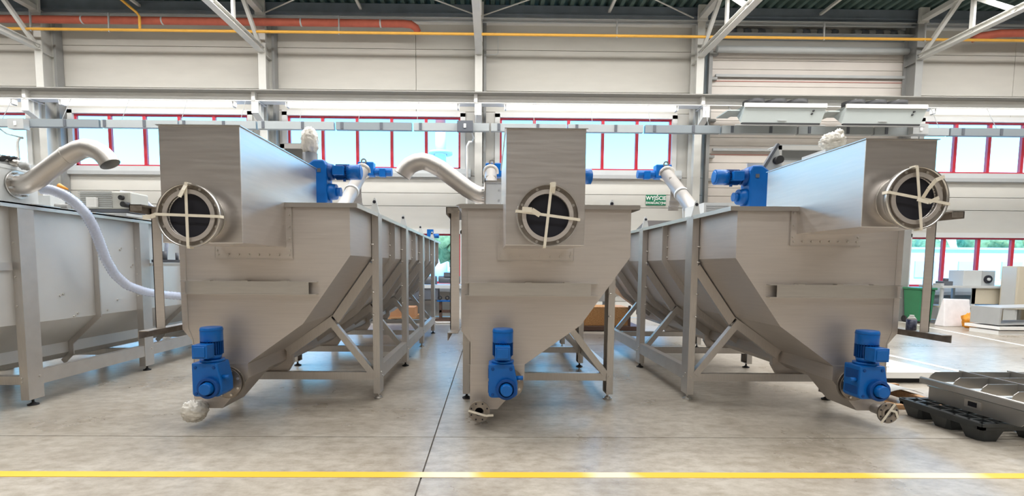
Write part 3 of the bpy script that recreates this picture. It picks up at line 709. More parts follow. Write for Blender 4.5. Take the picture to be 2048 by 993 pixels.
# extras standing on top of machine one
def top_cover(root, pts_cover, Y, bagc, bagr, extra=True):
    (xa, za), (xb, zb_) = pts_cover
    x0, x1 = min(xa, xb), max(xa, xb)
    h = MB()
    h.box(x0, x1, Y, Y+.04, za-.05, za).box(x0, x0+.05, Y, Y+.04, zb_, za).box(x1-.05, x1, Y, Y+.04, zb_, za).box(x0, x1, Y, Y+.04, zb_, zb_+.05)
    c = h.build('cover_frame', WHITE, root)
    MB().box(x0, x1, Y, Y+.22, za+.0005, za+.01).box(x0, x1, Y+.05, Y+.22, zb_-.6, zb_+.08).build('cover_sheet', LGREY, c)
    MB().box(x0+.03, x1-.03, Y+.06, Y+.08, zb_, za).build('cover_screen', COLD, c)
    return c
P = at(560, 288, 6.1); Q = at(618, 330, 6.1)
top_cover(m1, ((P.x, P.z), (Q.x, 2.62)), 6.1, None, None)
b = MB().blob((-2.12, 6.0, 2.93), .10, .10, .17, .07, 9, 44, 32, 1).build('wrapped_motor', BAG, m1)
MB().cyl((-2.12, 6.0, 2.2), (-2.12, 6.0, 2.8), .085, n=20).build('motor_body', DGREY, b)
P = at(1556, 291, 6.0); Q = at(1660, 330, 6.0)
cv = top_cover(m3, ((P.x, P.z), (Q.x, 2.70)), 6.0, None, None)
a = at(1530, 340, 5.85); b_ = at(1555, 291, 6.0)
MB().add([(P.x, 6.0, P.z), (P.x+.06, 5.98, 2.66), (P.x-.16, 5.98, 2.62), (P.x-.17, 6.0, 2.68), (P.x, 6.03, P.z), (P.x+.06, 6.01, 2.66), (P.x-.16, 6.01, 2.62), (P.x-.17, 6.03, 2.68)],
         [(0, 1, 2, 3), (7, 6, 5, 4), (0, 4, 5, 1), (1, 5, 6, 2), (2, 6, 7, 3), (3, 7, 4, 0)]).build('end_plate', LGREY, m3)
MB().beam((P.x-.19, 5.97, 2.66), (P.x-.01, 5.99, P.z+.01), .03, .05, (0, 1, 0)).build('edge_seal', DGREY, m3)
MB().cyl((P.x-.02, 5.9, 2.76), (P.x-.02, 5.98, 2.76), .045, n=16).build('hand_knob', BLACK, m3)
MB().box(P.x-.38, P.x-.2, 5.95, 5.97, 2.35, 2.72).build('guard_plate', LGREY, m3)
b = MB().blob(at(1665, 285, 5.5), .13, .1, .10, .12, 7, 44, 32, 2).build('wrapped_motor', BAG, m3)
MB().blob(at(1678, 270, 5.5), .05, .05, .06, .2, 4, 14, 10, 5).build('wrap_knot', BAG, b)
MB().box(3.5, 4.0, 5.3, 5.7, 2.06, 2.74).build('motor_base', LGREY, m3)
o = MB().box(3.05, 3.7, 7.2, 7.9, 2.062, 2.42).build('filter_box', LGREY, m3)
fb = MB()
for k in range(9): fb.box(3.08, 3.4, 7.185, 7.2, 2.13+k*.03, 2.145+k*.03)
fb.build('louvre_slats', GREY, o, kind='stuff')

hc = MB().prism([(8.7, 2.07), (8.72, 2.30), (9.6, 2.10), (9.6, 2.07)], 2.68, 3.35, 'x').build('hatch_cover', mat('hatch_grey', (.20, .19, .19), .5, .6), m3)
MB().path([(2.95, 8.69, 2.20), (2.98, 8.64, 2.17), (3.15, 8.64, 2.17), (3.18, 8.69, 2.20)], .012, n=8).build('hatch_handle', LGREY, hc)
# outlet elbow of machine two, and its junction box
def elbow_pipe(root, P0, s, Y, r=.10, scale=1.):
    pts = []; x0, z0 = P0
    L = [(0, 0), (.06, 0), (.13, .03), (.20, .07), (.53, .31), (.58, .335)]
    L += [(.66+.0, .375), (.74, .395), (.82, .38), (.89, .345), (.945, .29), (.985, .225)]
    pts = [V((x0+s*a*scale, Y, z0+b*scale)) for a, b in L]
    o = MB().path(pts, r, n=28, caps=False).build('overflow_pipe', PIPE, root)
    ins = [p for p in pts]
    MB().path(pts[-3:], r-.006, n=28, caps=False).build('pipe_inside', GREY, o)
    i = 5; d = (pts[5]-pts[4]).normalized(); MB().cyl(pts[4]+d*.0, pts[4]+d*.006, r+.003, n=28).build('weld_ring', WELD, o)
    MB().cyl(pts[0]-V((s*.02, 0, 0)), pts[0], r*1.5, n=28).build('pipe_flange', STEEL2, o)
    bb = MB(); bolt_ring(bb, pts[0], r*1.25, 8, .012, axis=(s, 0, 0), L=.03); bb.build('flange_bolts', GREY, o, kind='stuff')
    return o
elbow_pipe(m2, (-.08, 2.38), -1, 6.35, .105, 1.04)
ob = MB().box(-.06, .22, 6.2, 6.5, 2.05, 2.52).build('overflow_box', LGREY, m2)
MB().box(-.075, .24, 6.18, 6.52, 2.52, 2.535).box(-.075, -.06, 6.18, 6.52, 2.05, 2.56).build('box_flange', STEEL2, ob)
bb = MB()
for zz in (2.15, 2.3, 2.42): bb.cyl((.1, 6.19, zz), (.1, 6.2, zz), .012, n=6)
bb.build('box_bolts', GREY, ob, kind='stuff')
# ribbed suction hose hanging beside machine two
hs = [at(909, 470, 7.5), at(906, 500, 7.5), at(904, 540, 7.5), at(907, 570, 7.5), at(914, 590, 7.5)]
o = MB().path(hs, .035, n=12).build('side_hose', HOSE, m2)

# ---------------------------------------------------------------- machine four (far left, front cut by the frame)
def machine4():
    X0 = -4.86; root = thing('grit_washing_plant', (X0-.9, 8.4, 0), 'stainless plant cut by the left edge, with curved pipe, blower and clear hose on it', 'machine')
    Yf, Ye = 4.45, 12.2
    Wd = 1.9
    prof = [(X0, 2.10), (X0, .86), (X0-.36, .53), (X0-.36, .40), (X0-.46, .32), (X0-Wd+.46, .32), (X0-Wd+.36, .40), (X0-Wd+.36, .53), (X0-Wd, .86), (X0-Wd, 2.10)]
    MB().prism(prof, Yf, Ye).build('tank', mat('satin_steel', (.64, .64, .63), .5, .7, .07, 2.), root)
    rm = MB().box(X0, X0+.09, Yf, Ye, 2.085, 2.10).box(X0+.084, X0+.09, Yf, Ye, 2.05, 2.10).box(X0-Wd-.09, X0-Wd, Yf, Ye, 2.085, 2.10)
    for y in (5.6, 6.0, 6.4): rm.box(X0, X0+.10, y-.25, y+.05, 2.10, 2.112)
    rm.build('rim', STEEL2, root)
    ys = [5.24, 7.0, 8.76, 10.52]
    for y in ys:
        a, b, xo = y-.09, y+.09, X0+.085
        lg = MB().prism([(X0, a), (xo, a), (xo, b), (X0, b), (X0, b-.009), (xo-.012, b-.009), (xo-.012, a+.009), (X0, a+.009)], .07, 2.08, 'z').build('leg', STEELV, root)
        ft = MB(); foot(ft, X0+.04, y); ft.build('foot', BLACK, lg)
        bb = MB()
        for z in (1.7, 1.35, 1.05, .30, .26): bb.cyl((X0+.02, y-.10, z), (X0+.02, y-.09, z), .012, n=6)
        bb.cyl((X0+.085, y+.05, .30), (X0+.093, y+.05, .30), .014, n=6)
        bb.build('leg_bolts', WELD, lg, kind='stuff')
        MB().beam((X0, y, .265), (X0-Wd, y, .265), .08, .09).build('cross_beam', STEELV, root)
        MB().box(X0-Wd-.08, X0-Wd, y-.09, y+.09, .0, 2.08).build('leg', STEELV, root)
    for y0, y1 in zip(ys[:-1], ys[1:]):
        MB().box(X0+.03, X0+.08, y0+.09, y1-.09, .21, .352).box(X0, X0+.08, y0+.09, y1-.09, .3521, .36).build('base_beam', STEELV, root)
    for y in (6.2, 7.95, 9.7, 11.4):
        q = [(X0, 2.05), (X0, .86), (X0-.36, .53), (X0-.36, .40), (X0-.46, .30)]
        o = [(X0+.06, 2.05), (X0+.06, .84), (X0-.30, .50), (X0-.30, .37), (X0-.42, .25)]
        MB().prism(q+o[::-1], y-.008, y+.008).build('stiffening_rib', STEELV, root)
    MB().box(X0, X0+.03, 4.45, 5.12, 1.42, 1.50).build('side_rail', STEELV, root)
    st = MB()
    for px, py in ((240, 500), (243, 497), (262, 534), (265, 530), (120, 592), (126, 589), (148, 633), (155, 627), (215, 621), (72, 604), (235, 600)):
        p = atx(px, py, X0); 
        if p.z > .87 and p.y < 12: st.cyl(p, p+V((.012, 0, 0)), .012, n=8)
    st.build('side_studs', WELD, root, kind='stuff')
    # inlet box with elbow
    bx = MB().box(-5.5, -4.97, 5.2, 5.52, 2.10, 2.46).build('overflow_box', STEEL2, root)
    MB().box(-5.6, -4.95, 5.17, 5.55, 2.46, 2.475).box(-4.975, -4.955, 5.1, 5.6, 2.10, 2.50).build('box_flange', LGREY, bx)
    MB().cyl((-5.28, 5.18, 2.3), (-5.28, 5.2, 2.3), .10, n=24).build('inspection_lid', GREY, bx)
    elbow_pipe(root, (-4.93, 2.31), 1, 5.36, .095, .97)
    # valve cluster
    for k, (px, py, r) in enumerate(((8, 330, .05), (30, 327, .035), (50, 332, .04), (15, 318, .03))):
        MB().blob(at(px, py, 5.35), r*1.4, r, r, .3, 4, 14, 10, k).build('valve', WELD if k % 2 else GREY, bx)
    sup = MB().cyl(at(100, 388, 5.9), at(100, 418, 5.9), .06, n=16).box(-5.3, -5.0, 5.8, 6.0, 2.10, 2.26).build('pump_foot', LGREY, root)
    MB().cyl(at(112, 412, 5.8), at(138, 414, 5.8), .028, n=12).build('clamp_cylinder', COLD, sup)
    # blower
    c0 = at(170, 385, 6.6); c1 = at(276, 424, 6.6)
    GB = mat('blower_shell', (.50, .50, .46), .5, 0, .05, 3.)
    b = MB().box(c0.x, c1.x-.02, 6.5, 6.85, c1.z+.02, c0.z).build('blower', GB, root, bevel=.02)
    f = MB()
    for k in range(9): f.box(c0.x-.005, c0.x+.42, 6.49, 6.5, c1.z+.04+k*.024, c1.z+.05+k*.024)
    f.build('cooling_fins', GREY, b, kind='stuff')
    MB().box(c0.x+.13, c0.x+.25, 6.44, 6.5, c1.z+.04, c1.z+.16).build('switch_box', WHITE, b, bevel=.006)
    MB().cyl((c1.x-.12, 6.46, c0.z-.08), (c1.x-.12, 6.5, c0.z-.08), .03, n=16).build('gauge', BLACK, b)
    MB().cyl((c1.x-.05, 6.40, c0.z-.17), (c1.x-.05, 6.5, c0.z-.17), .035, n=16).build('filter_knob', BLACK, b)
    MB().box(c0.x+.1, c1.x-.04, 6.5, 6.8, c1.z-.02, c1.z+.02).build('blower_feet', DGREY, b)
    MB().box(c0.x+.08, c1.x-.05, 6.46, 6.84, 2.10, c1.z-.03).build('blower_stand', LGREY, b)
    # hoses
    P = [(82, 378), (105, 381), (130, 391), (152, 407), (172, 428), (187, 455), (199, 485), (212, 520), (230, 550), (255, 572), (290, 584), (330, 590), (372, 594)]
    Ys = [5.5, 5.52, 5.55, 5.6, 5.65, 5.75, 5.85, 5.95, 6.1, 6.3, 6.6, 6.95, 7.3]
    pts = [at(a, b, y) for (a, b), y in zip(P, Ys)]
    # resample for ribs
    fine = []
    for a, b in zip(pts[:-1], pts[1:]):
        for k in range(12): fine.append(a.lerp(b, k/12))
    for _ in range(3): fine = [fine[0]]+[(fine[i-1]+fine[i]+fine[i+1])/3 for i in range(1, len(fine)-1)]+[fine[-1]]
    rr = [.050+.007*(i % 2) for i in range(len(fine))]
    MB().path(fine, rr, n=14).build('clear_hose', HOSE, root)
    P = [(240, 385), (262, 389), (285, 398), (305, 415), (322, 440), (331, 465), (333, 490), (331, 515)]
    pts = [at(a, b, 6.85+.06*i) for i, (a, b) in enumerate(P)]
    MB().path(pts, .025, n=10).build('thin_hose', HOSE, root)
    c = at(333, 520, 7.2); mf = MB().box(c.x-.18, c.x+.25, 7.15, 7.25, c.z-.04, c.z+.0).cyl((c.x-.02, 7.2, c.z), (c.x-.02, 7.2, c.z+.12), .03, n=12).cyl((c.x+.15, 7.2, c.z), (c.x+.15, 7.2, c.z+.10), .02, n=10).build('valve_manifold', DGREY, root)
    MB().box(c.x-.22, c.x+.3, 7.1, 7.3, c.z-.09, c.z-.05).build('manifold_shelf', LGREY, root)
    return root
m4 = machine4()
def cloth(name, p, r, m, label, seed, cat='glove'):
    o = MB().blob(p, r*1.7, r, r*.55, .45, 2.6, 18, 12, seed).build(name, m); return tag(o, label, cat)
cloth('work_glove', V((-5.02, 5.35, 2.575)), .05, BLACK, 'black work glove lying on top of the box behind the pipe flange at far left', 3)
cloth('cloth_rag', V((-5.2, 5.42, 2.60)), .055, WHITE, 'crumpled pale rag on the box at the far left', 4, 'rag')
# spray nozzle leaning
p = at(118, 372, 5.7); q = at(136, 379, 5.7)
o = MB().cyl(p, q, .03, .008, n=12).build('sealant_nozzle', ORANGE); tag(o, 'orange nozzle poking out under the curved pipe at left', 'nozzle')

# bottle on the bracket of machine three
bt = thing('spray_bottle', (3.905, 4.565, .932), 'small bottle with dark blue label on the bracket rail of the right machine', 'bottle')
MB().cyl((3.905, 4.565, .932), (3.905, 4.565, 1.03), .040, n=20).build('bottle_body', mat('navy_label', (.02, .03, .09), .4, 0, 0, 40, col2=(.2, .22, .3)), bt)
MB().cyl((3.905, 4.565, 1.03), (3.905, 4.565, 1.055), .038, .022, n=20).cyl((3.905, 4.565, 1.055), (3.905, 4.565, 1.07), .018, n=14).build('bottle_cap', SIGNW, bt)

# ================================================================== FLOOR MARKS
def flat(name, pts, m, label, cat='floor marking', z0=.0005, z1=.003):
    o = MB().prism([(p[0], p[1]) for p in pts], z0, z1, 'z').build(name, m); return tag(o, label, cat)
def mark(name, pts, m, label): return flat(name, pts, m, label)
mark('floor_line', [(XL+.5, 3.425), (XR-.5, 3.455), (XR-.5, 3.535), (XL+.5, 3.525)], YEL, 'yellow safety line painted across the floor in front of the machines')
mark('floor_line', [(6.85, 1.0), (6.95, 1.0), (6.95, 12.0), (6.85, 12.0)], WLINE, 'white painted line on the floor behind the white slab at right')
mark('floor_line', [(11.5, 13.9), (11.6, 13.9), (10.4, 9.0), (10.3, 9.0)], WLINE, 'farther white painted line on the floor, running past the green bin')

# ================================================================== PALLET AND PARTS AT RIGHT
pl = thing('plastic_pallet', (4.9, 4.66, 0), 'black plastic pallet on the floor at the right edge', 'pallet')
dkm = MB(); x0, x1, y0, y1, hh = 4.24, 5.44, 4.17, 5.03, .17
for k in range(9): dkm.box(x0+k*(x1-x0)/8-.012, x0+k*(x1-x0)/8+.012, y0, y1, hh-.03, hh)
for k in range(7): dkm.box(x0, x1, y0+k*(y1-y0)/6-.011, y0+k*(y1-y0)/6+.011, hh-.03, hh)
dkm.box(x0, x1, y0, y0+.04, hh-.06, hh).box(x0, x0+.04, y0, y1, hh-.06, hh).box(x0, x1, y1-.04, y1, hh-.06, hh).box(x1-.04, x1, y0, y1, hh-.06, hh)
dkm.build('deck', PALM, pl)
for i in range(3):
    for j in range(3):
        cx, cy = x0+.12+i*(x1-x0-.24)/2, y0+.12+j*(y1-y0-.24)/2
        def oc(a, b, c, z): return [(cx-a, cy-b+c, z), (cx-a+c, cy-b, z), (cx+a-c, cy-b, z), (cx+a, cy-b+c, z), (cx+a, cy+b-c, z), (cx+a-c, cy+b, z), (cx-a+c, cy+b, z), (cx-a, cy+b-c, z)]
        MB().add(oc(.115, .115, .01, hh-.031)+oc(.085, .085, .035, 0), [tuple(range(8)), tuple(range(15, 7, -1))]+[(k, (k+1) % 8, 8+(k+1) % 8, 8+k) for k in range(8)]).build('pallet_foot', PALM, pl)
tr = thing('steel_tray_frame', (4.8, 4.6, .175), 'stainless grid frame with dividers lying on the black pallet', 'frame')
TRM = mat('tray_steel', (.48, .47, .45), .38, .85, .1, 5.)
MB().prism([(4.06, .18), (4.02, .22), (4.02, .31), (4.95, .31), (4.95, .175), (4.08, .175)], 4.46, 4.472, 'x').box(4.44, 4.50, 4.02, 4.95, .3101, .318).build('side_panel', TRM, tr)
MB().box(4.40, 4.50, 3.75, 5.0, .335, .342).box(4.40, 4.408, 3.75, 5.0, .3421, .385).cyl((4.415, 3.75, .387), (4.415, 5.0, .387), .014, n=12).build('top_rail', TRM, tr)
MB().box(4.452, 4.46, 4.40, 4.56, .215, .29).build('slot_plate', STEEL2, tr)
MB().box(4.447, 4.4525, 4.44, 4.52, .232, .275).build('slot_opening', DARK, tr)
for x in (4.82, 5.32): MB().box(x, x+.008, 3.8, 5.02, .342, .46).build('divider', TRM, tr)
for k in range(5):
    y = 3.9+k*.27
    MB().prism([(4.46, .345), (4.50, .42), (4.54, .45), (5.75, .45), (5.75, .345)], y, y+.006).build('divider', TRM, tr)
wf = thing('wooden_frame', (4.5, 5.35, 0), 'raw wooden frame piece on the floor behind the black pallet', 'wood')
MB().box(4.25, 4.9, 5.18, 5.24, 0, .05).build('batten', WOOD, wf); MB().box(4.30, 4.37, 5.24, 5.9, 0, .05).build('batten', WOOD, wf); MB().box(4.60, 4.67, 5.16, 5.9, .05, .13).build('batten', WOOD, wf); MB().box(4.3, 4.9, 5.84, 5.9, .05, .12).build('batten', WOOD, wf)
sh = MB(); n = 8
vs = []
for i in range(n+1):
    for j in (0, 1): vs.append((4.30+.42*i/n, 5.3+.5*j, .142+.05*math.sin(i*.39)))
m_ = len(vs); vs += [(a, b, c-.004) for a, b, c in vs]
fs = [(2*i, 2*i+1, 2*i+3, 2*i+2) for i in range(n)]+[(m_+2*i, m_+2*i+2, m_+2*i+3, m_+2*i+1) for i in range(n)]
fs += [(2*i, 2*i+2, m_+2*i+2, m_+2*i) for i in range(n)]+[(2*i+1, m_+2*i+1, m_+2*i+3, 2*i+3) for i in range(n)]+[(0, m_, m_+1, 1), (2*n, 2*n+1, m_+2*n+1, m_+2*n)]
o = sh.add(vs, fs, True).build('rubber_mat', GREY); tag(o, 'curled grey sheet lying on the wooden frame', 'sheet')
ws = thing('white_slab', (5.2, 7.0, 0), 'large flat white panel on dark skids on the floor behind the right machine', 'panel')
MB().box(4.5, 5.92, 6.37, 7.75, .07, .15).build('panel', SIGNW, ws)
for y in (6.45, 7.0, 7.55): MB().box(4.55, 5.9, y, y+.1, 0, .07).build('skid', BLACK, ws)

# ================================================================== AIR HEATERS
def heater(xa, xb, label):
    c = thing('air_heater', ((xa+xb)/2, 12.9, 5.0), label, 'heater', 'air heaters hanging in front of the sectional door')
    HG = mat('heater_shell', (.44, .48, .47), .45, 0, .04, 2.)
    HD = mat('heater_side', (.24, .26, .27), .5)
    y0, y1 = 12.6, 13.45
    body = MB().add([(xa, y0, 5.07), (xb-.08, y0, 5.07), (xb+.04, y0-.05, 5.50), (xa+.1, y0-.05, 5.50), (xa+.2, y1-.25, 5.40), (xb-.1, y1-.25, 5.40), (xb+.03, y1, 5.46), (xa-.0, y1, 5.46)],
                    [(0, 1, 2, 3), (4, 7, 6, 5), (0, 4, 5, 1), (3, 2, 6, 7), (0, 3, 7, 4), (1, 5, 6, 2)]).build('casing', HG, c)
    MB().box(xa+.06, xb+.02, y0-.075, y0-.03, 5.43, 5.53).build('front_lip', WHITE, c)
    MB().box(xa+.04, xb-.1, y0-.01, y0+.05, 5.04, 5.075).build('air_slot', BLACK, c)
    MB().box(xa-.1, xb+.05, y0-.0, y0+.06, 5.015, 5.035).build('carrier_strip', GREY, c)
    for k in range(3):
        x = xa+.42+k*.56*(xb-xa)/2.15
        fn = MB().ring((x, 12.82, 5.50), (x, 12.82, 5.66), .25, .225, 28).build('fan_ring', BLACK, c)
        MB().cyl((x, 12.76, 5.50), (x, 12.76, 5.70), .06, n=16).build('fan_hub', LGREY, fn)
        bl = MB()
        for q in range(5):
            t = q*2*math.pi/5; bl.beam((x+.07*math.cos(t), 12.86+.07*math.sin(t), 5.56), (x+.22*math.cos(t), 12.86+.22*math.sin(t), 5.58), .09, .006)
        bl.build('fan_blades', BLACK, fn)
    hb = MB().cyl((xb-.3, y0-.065, 5.36), (xb-.3, y0-.02, 5.36), .022, n=12).cyl((xb-.33, y0-.05, 5.29), (xb-.33, y0-.01, 5.29), .022, n=12)
    hb.build('cable_hole', BLACK, c)
    MB().box((xa+xb)/2-.12, (xa+xb)/2+.10, y0-.022, y0-.005, 5.12, 5.14).build('maker_mark', GREY, c)
    MB().box(xa-.25, xa+.05, 12.75, 13.4, 5.40, 5.43).build('side_flap', HG, c)
    for x in (xa+.2, xb-.2): MB().cyl((x, 13.3, 5.44), (x, 13.7, 5.80), .012, n=6).build('hanger_rod', GREY, c)
heater(6.16, 8.24, 'grey-green air heater hanging in front of the sectional door, the left of the two')
heater(8.68, 10.74, 'grey-green air heater hanging in front of the sectional door, the right of the two')

# ================================================================== FAR BACKGROUND THINGS
# wheeled bin
c = at(1843, 641, 13.7)
bn = thing('wheeled_bin', (c.x-.12, 13.7, 0), 'green wheeled waste bin by the far wall window', 'bin')
bx_, by_ = c.x-.12, 13.7
MB().add([(bx_-.17, by_-.24, .06), (bx_+.17, by_-.24, .06), (bx_+.17, by_+.24, .06), (bx_-.17, by_+.24, .06), (bx_-.21, by_-.28, .92), (bx_+.21, by_-.28, .92), (bx_+.21, by_+.28, .92), (bx_-.21, by_+.28, .92)],
         [(0, 1, 2, 3), (4, 7, 6, 5), (0, 4, 5, 1), (1, 5, 6, 2), (2, 6, 7, 3), (3, 7, 4, 0)]).build('bin_body', GREENM, bn, bevel=.02)
MB().box(bx_-.23, bx_+.23, by_-.32, by_+.30, .92, .98).build('bin_lid', GREENM, bn, bevel=.015)
for x in (-.17, .17): MB().cyl((bx_+x-.03, by_+.22, .09), (bx_+x+.03, by_+.22, .09), .09, n=20).build('wheel', BLACK, bn)
# workbench
p = at(1880, 640, 13.6); q = at(2048, 640, 13.6)
wbn = thing('workbench', (13.8, 13.7, 0), 'long beige workbench under the window at right', 'bench')
xa, xb = 12.2, 16.5
MB().box(xa, xb, 13.35, 14.1, .98, 1.04).build('worktop', LGREY, wbn)
MB().box(xa+.9, xb, 13.40, 13.44, .55, .98).build('front_panel', BEIGE, wbn)
MB().box(xa+.0, xb, 13.38, 14.05, .45, .49).build('shelf', BEIGE, wbn)
MB().box(xa+.9, xb, 13.5, 13.54, .10, .42).build('back_panel', BEIGE, wbn)
for x in (xa+.03, xa+.9, 14.4, xb-.1):
    for y in (13.4, 14.0): MB().box(x, x+.06, y, y+.06, 0, .98).build('leg', LGREY, wbn)
def simple_machine(px0, px1, py0, Y, zb, d, m, name, label, cat, fan=False):
    a = at(px0, py0, Y); b = at(px1, py0, Y)
    o = MB().box(a.x, b.x, Y, Y+d, zb, a.z).build(name, m, bevel=.01); tag(o, label, cat)
    return o, a, b
o, a, b = simple_machine(1928, 1965, 541, 13.5, 1.04, .45, LGREY, 'control_cabinet', 'pale grey box with a round fan opening standing on the workbench', 'box')
MB().box(b.x, b.x+.36, 13.5, 13.9, 1.04, a.z-.01).build('fan_housing', GREY, o)
MB().cyl((b.x+.16, 13.47, 1.22), (b.x+.16, 13.5, 1.22), .11, n=20).build('fan_opening', DARK, o); MB().cyl((b.x+.15, 13.44, 1.22), (b.x+.15, 13.48, 1.22), .04, n=14).build('fan_hub', LGREY, o)
o = tag(MB().box(12.35, 12.62, 13.5, 13.75, 1.04, 1.16).cyl((12.5, 13.6, 1.16), (12.5, 13.6, 1.24), .06, n=12).build('bench_vice', DGREY, bevel=.01), 'dark bench vice standing at the left of the workbench', 'vice')
o = tag(MB().box(12.24, 12.33, 13.45, 13.7, 1.04, 1.10).build('parts_tray', GREY, bevel=.005), 'small grey tray left of the vice on the workbench', 'tray')
cab = thing('storage_cabinet', (14.6, 13.1, 0), 'beige metal cabinet at the right edge, in front of the workbench', 'cabinet')
MB().box(13.72, 15.2, 12.85, 13.3, .45, 1.58).build('cabinet_body', BEIGE, cab, bevel=.01); MB().box(13.70, 13.73, 12.9, 13.25, .5, 1.55).build('side_panel', LGREY, cab)
for x in (13.75, 15.1): MB().box(x, x+.06, 12.9, 13.2, 0, .45).build('leg', LGREY, cab)
for x, z_ in ((13.9, 1.4), (13.9, 1.0)): MB().cyl((x, 12.83, z_), (x, 12.86, z_), .02, n=10).build('lock', DGREY, cab)
# white sack and orange bag
c = at(1905, 651, 12.8)
a0, a1 = at(1885, 650, 12.8), at(1940, 650, 12.8)
t0, t1 = at(1892, 598, 12.8), at(1943, 600, 12.8)
o = MB().add([(a0.x, 12.75, 0), (a1.x, 12.75, 0), (a1.x, 13.05, 0), (a0.x, 13.05, 0), (t0.x, 12.84, t0.z), (t1.x, 12.84, t1.z), (t1.x, 12.9, t1.z), (t0.x, 12.9, t0.z)],
             [(0, 1, 2, 3), (4, 7, 6, 5), (0, 4, 5, 1), (1, 5, 6, 2), (2, 6, 7, 3), (3, 7, 4, 0)]).build('paper_sack', SACK, bevel=.02); tag(o, 'tall white sack standing on the floor in front of the workbench', 'sack')
c = at(1941, 655, 12.5)
o = MB().blob((c.x, 12.5, .19), .20, .14, .20, .18, 3, 20, 14, 8).build('orange_bag', ORANGE); tag(o, 'bright orange plastic bag on the floor beside the white sack', 'bag')
# sheet metal parts stacked at right edge
sm = thing('sheet_metal_trough', (12.4, 11.3, 0), 'folded grey sheet metal trough at the right edge, on white slabs', 'trough')
a = at(1998, 655, 11.2)
MB().prism([(a.x, .22), (a.x+1.5, .26), (a.x+1.5, .62), (a.x+1.48, .62), (a.x+1.46, .28), (a.x+.03, .25), (a.x+.05, .60), (a.x+1.5, .63), (a.x+1.5, .66), (a.x, .62)], 11.2, 11.9).build('trough', GREY, sm)
o = MB().box(a.x-.03, a.x+1.6, 11.15, 12.0, .12, .19).box(a.x, a.x+1.6, 11.2, 11.9, .0, .09).build('white_sheets', SIGNW); tag(o, 'two white flat slabs under the metal trough at the right edge', 'slab')
# radiator-like panel left of bin
# osb crate behind the middle machine
cr2 = thing('osb_crate', (2.6, 11.6, 0), 'osb board crate on a dark steel base seen between the middle and right machines', 'crate')
MB().box(2.05, 3.20, 11.5, 12.2, .13, .56).build('crate_wall', OSB, cr2)
for x in (2.02, 3.20): MB().box(x, x+.05, 11.46, 11.5, .1, .6).build('corner_post', RUST, cr2)
MB().box(1.9, 3.5, 11.42, 12.3, .02, .12).build('base_frame', RUST, cr2)
o = tag(MB().box(1.9, 3.1, 12.5, 12.9, .62, 1.15).box(1.95, 2.05, 12.55, 12.85, 0, .62).box(2.9, 3.0, 12.55, 12.85, 0, .62).build('grey_machine_base', COLD), 'dark grey machine base behind the osb crate', 'machine')
# cardboard boxes on a pallet behind the left machine
cp = thing('carton_pallet', (-2.6, 13.4, 0), 'wooden pallet behind the left machine', 'pallet')
MB().box(-3.3, -1.95, 13.0, 14.0, .10, .14).build('pallet_deck', WOOD, cp)
for x in (-3.25, -2.7, -2.1): MB().box(x, x+.12, 13.0, 14.0, 0, .10).build('pallet_block', WOOD, cp)
for k, (x0, x1, z1) in enumerate(((-3.3, -2.65, .44), (-2.63, -1.97, .40))):
    o = MB().box(x0, x1, 13.05, 13.6, .14, z1).build('carton', CARD, bevel=.004); tag(o, 'brown cardboard carton on the pallet behind the left machine, '+('left one' if k == 0 else 'right one'), 'box')
# steel trestle
a = at(895, 635, 13.6)
ts = thing('bearing_stand', (a.x, 13.6, 0), 'brown steel stand with bearing blocks on top, below the dark machine by the wall', 'stand')
MB().box(a.x-.32, a.x+.3, 13.42, 13.8, 0, .05).build('base_plate', RUST, ts)
for x in (-.22, .15): MB().box(a.x+x, a.x+x+.07, 13.5, 13.68, .05, .52).build('stand_leg', RUST, ts)
MB().box(a.x-.22, a.x+.22, 13.5, 13.6, .22, .29).build('crossbar', RUST, ts)
MB().box(a.x-.28, a.x+.26, 13.48, 13.7, .52, .55).build('top_plate', BLUE, ts)
for x in (-.2, .0, .2): MB().ring((a.x+x, 13.5, .62), (a.x+x, 13.58, .62), .06, .03, 16).build('bearing_block', BLACK, ts)
# dark bench grinder-like machinery in front of lower window
dm = thing('lathe', (-1.3, 14.1, 0), 'dark machine with motors on a pale bench before the lower centre window', 'machine')
MB().box(-3.6, -.75, 13.88, 14.4, .86, .95).build('bench_top', LGREY, dm)
MB().box(-3.6, -1.45, 13.9, 14.35, .55, .86).build('drawer_box', DGREY, dm)
for x in (-3.5, -.9): MB().box(x, x+.08, 14.1, 14.3, 0, .86).build('leg', WHITE, dm)
MB().cyl((-1.95, 14.12, 1.08), (-1.5, 14.12, 1.08), .12, n=20).build('headstock', DGREY, dm)
MB().cyl((-1.45, 14.12, 1.10), (-.85, 14.12, 1.10), .10, n=20).box(-1.3, -1.1, 14.02, 14.2, 1.18, 1.30).cyl((-1.6, 14.12, 1.0), (-1.6, 14.12, 1.18), .07, n=12).build('motor', DGREY, dm)
# small blue motor at rear top of machine one
p = at(861, 470, 11.8)
mm = MB().cyl(p+V((0, 0, -.3)), p+V((0, 0, .05)), .04, n=12).build('motor_mast', STEEL2, m1)
MB().box(p.x-.07, p.x+.07, 11.7, 11.85, p.z-.05, p.z+.12).cyl((p.x+.05, 11.78, p.z-.03), (p.x+.2, 11.78, p.z-.03), .05, n=14).build('rear_motor', BLUE, m1)
o = tag(MB().path([(-1.75, 13.3, .02), (-1.5, 13.1, .02), (-1.35, 12.8, .02), (-1.1, 12.9, .02), (-.6, 12.85, .02)], .02, n=8).build('floor_cable', WHITE), 'white cable lying on the floor near the bearing stand', 'cable')

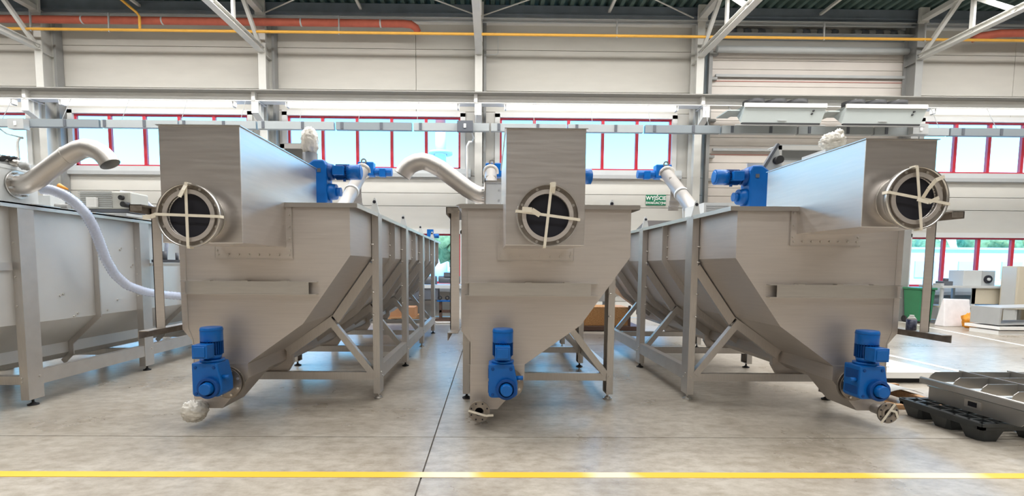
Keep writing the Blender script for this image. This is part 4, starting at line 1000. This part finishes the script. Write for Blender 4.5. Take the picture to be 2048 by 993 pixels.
# ================================================================== OUTSIDE
o = MB().box(-80, 80, WY+.25, 140, -.3, -.1).build('yard_ground', ASPH); o['kind'] = 'structure'; o['label'] = 'pale yard outside the windows'
def tree(x, y, h, r, seed, label):
    t = thing('leafy_tree', (x, y, -.1), label, 'tree')
    MB().cyl((x, y, -.1), (x, y, h*.5), .15, .1, n=10).build('trunk', TRUNK, t)
    f = MB(); rnd = random.Random(seed)
    for k in range(14):
        a = rnd.uniform(0, 6.28); rr = rnd.uniform(0, r*.6); zz = rnd.uniform(h*.35, h*.9)
        f.blob((x+rr*math.cos(a), y+rr*math.sin(a), zz), r*.45, r*.45, r*.42, .3, 2.5, 12, 8, k+seed)
    f.build('crown', LEAF, t, kind='stuff')
k = 0
for x, y, h, r, l in ((-9, 46, 4.6, 3, 'left tree outside the low window beyond the lathe'), (-2.2, 42, 4.8, 3.2, 'leafy tree outside the low window beyond the lathe'), (5, 47, 4.4, 3, 'tree in the yard, hidden mostly by the middle machine'),
        (36, 50, 4.6, 3.2, 'leafy tree behind the white warehouse, leftmost outside the right window'), (43, 50, 4.2, 3.0, 'second leafy tree from the left outside the right window'), (50, 50, 4.7, 3.2, 'leafy tree outside the right window, right of the truck box'), (57, 50, 4.4, 3.2, 'leafy tree at the right edge outside the right window'), (64, 50, 4.6, 3.2, 'farthest right leafy tree in the yard')):
    k += 1; tree(x, y, h, r, k*11, l)
wh = thing('white_warehouse', (33, 38, -.1), 'low white building outside the lower right window', 'building')
MB().box(24, 38, 34, 42, -.1, 2.8).build('wall', BWHITE, wh); MB().box(23.8, 38.2, 33.8, 42.2, 2.8, 2.95).build('roof', LGREY, wh)
for x in (26, 29, 32, 35): MB().box(x, x+1.4, 33.9, 34.0, .9, 2.0).build('shutter', LGREY, wh)
o = tag(MB().box(42, 47, 30, 33, .2, 2.4).build('white_truck_box', BWHITE), 'white box body parked outside the right window', 'truck')
fe = thing('yard_fence', (30, 27, -.1), 'thin pale fence outside the right window', 'fence')
for k in range(14): MB().box(22+k*1.6, 22.06+k*1.6, 27, 27.06, -.1, .9).build('post', LGREY, fe)
for z_ in (.3, .85): MB().box(22, 43, 27.0, 27.04, z_, z_+.05).build('fence_rail', LGREY, fe)
ch = thing('chimney_stack', (-6.0, 60, -.1), 'tall red and white chimney outside the window left of centre', 'chimney')
cxx = at(881, 300, 60).x
ch.location.x = cxx; ORG[ch.name] = V((cxx, 60, -.1))
for k in range(9):
    z0_, z1_ = -.1+k*2.9, -.1+(k+1)*2.9
    MB().cyl((cxx, 60, z0_), (cxx, 60, z1_), .85-.04*k, .81-.04*k, n=20).build('chimney_band', mat('chimney_red', (.55, .13, .12), .7) if k >= 6 and k % 2 == 0 else BWHITE, ch)
for z_ in (12.5, 14.5): MB().ring((cxx, 60, z_), (cxx, 60, z_+.3), 1.4, .8, 20).build('platform', LGREY, ch)
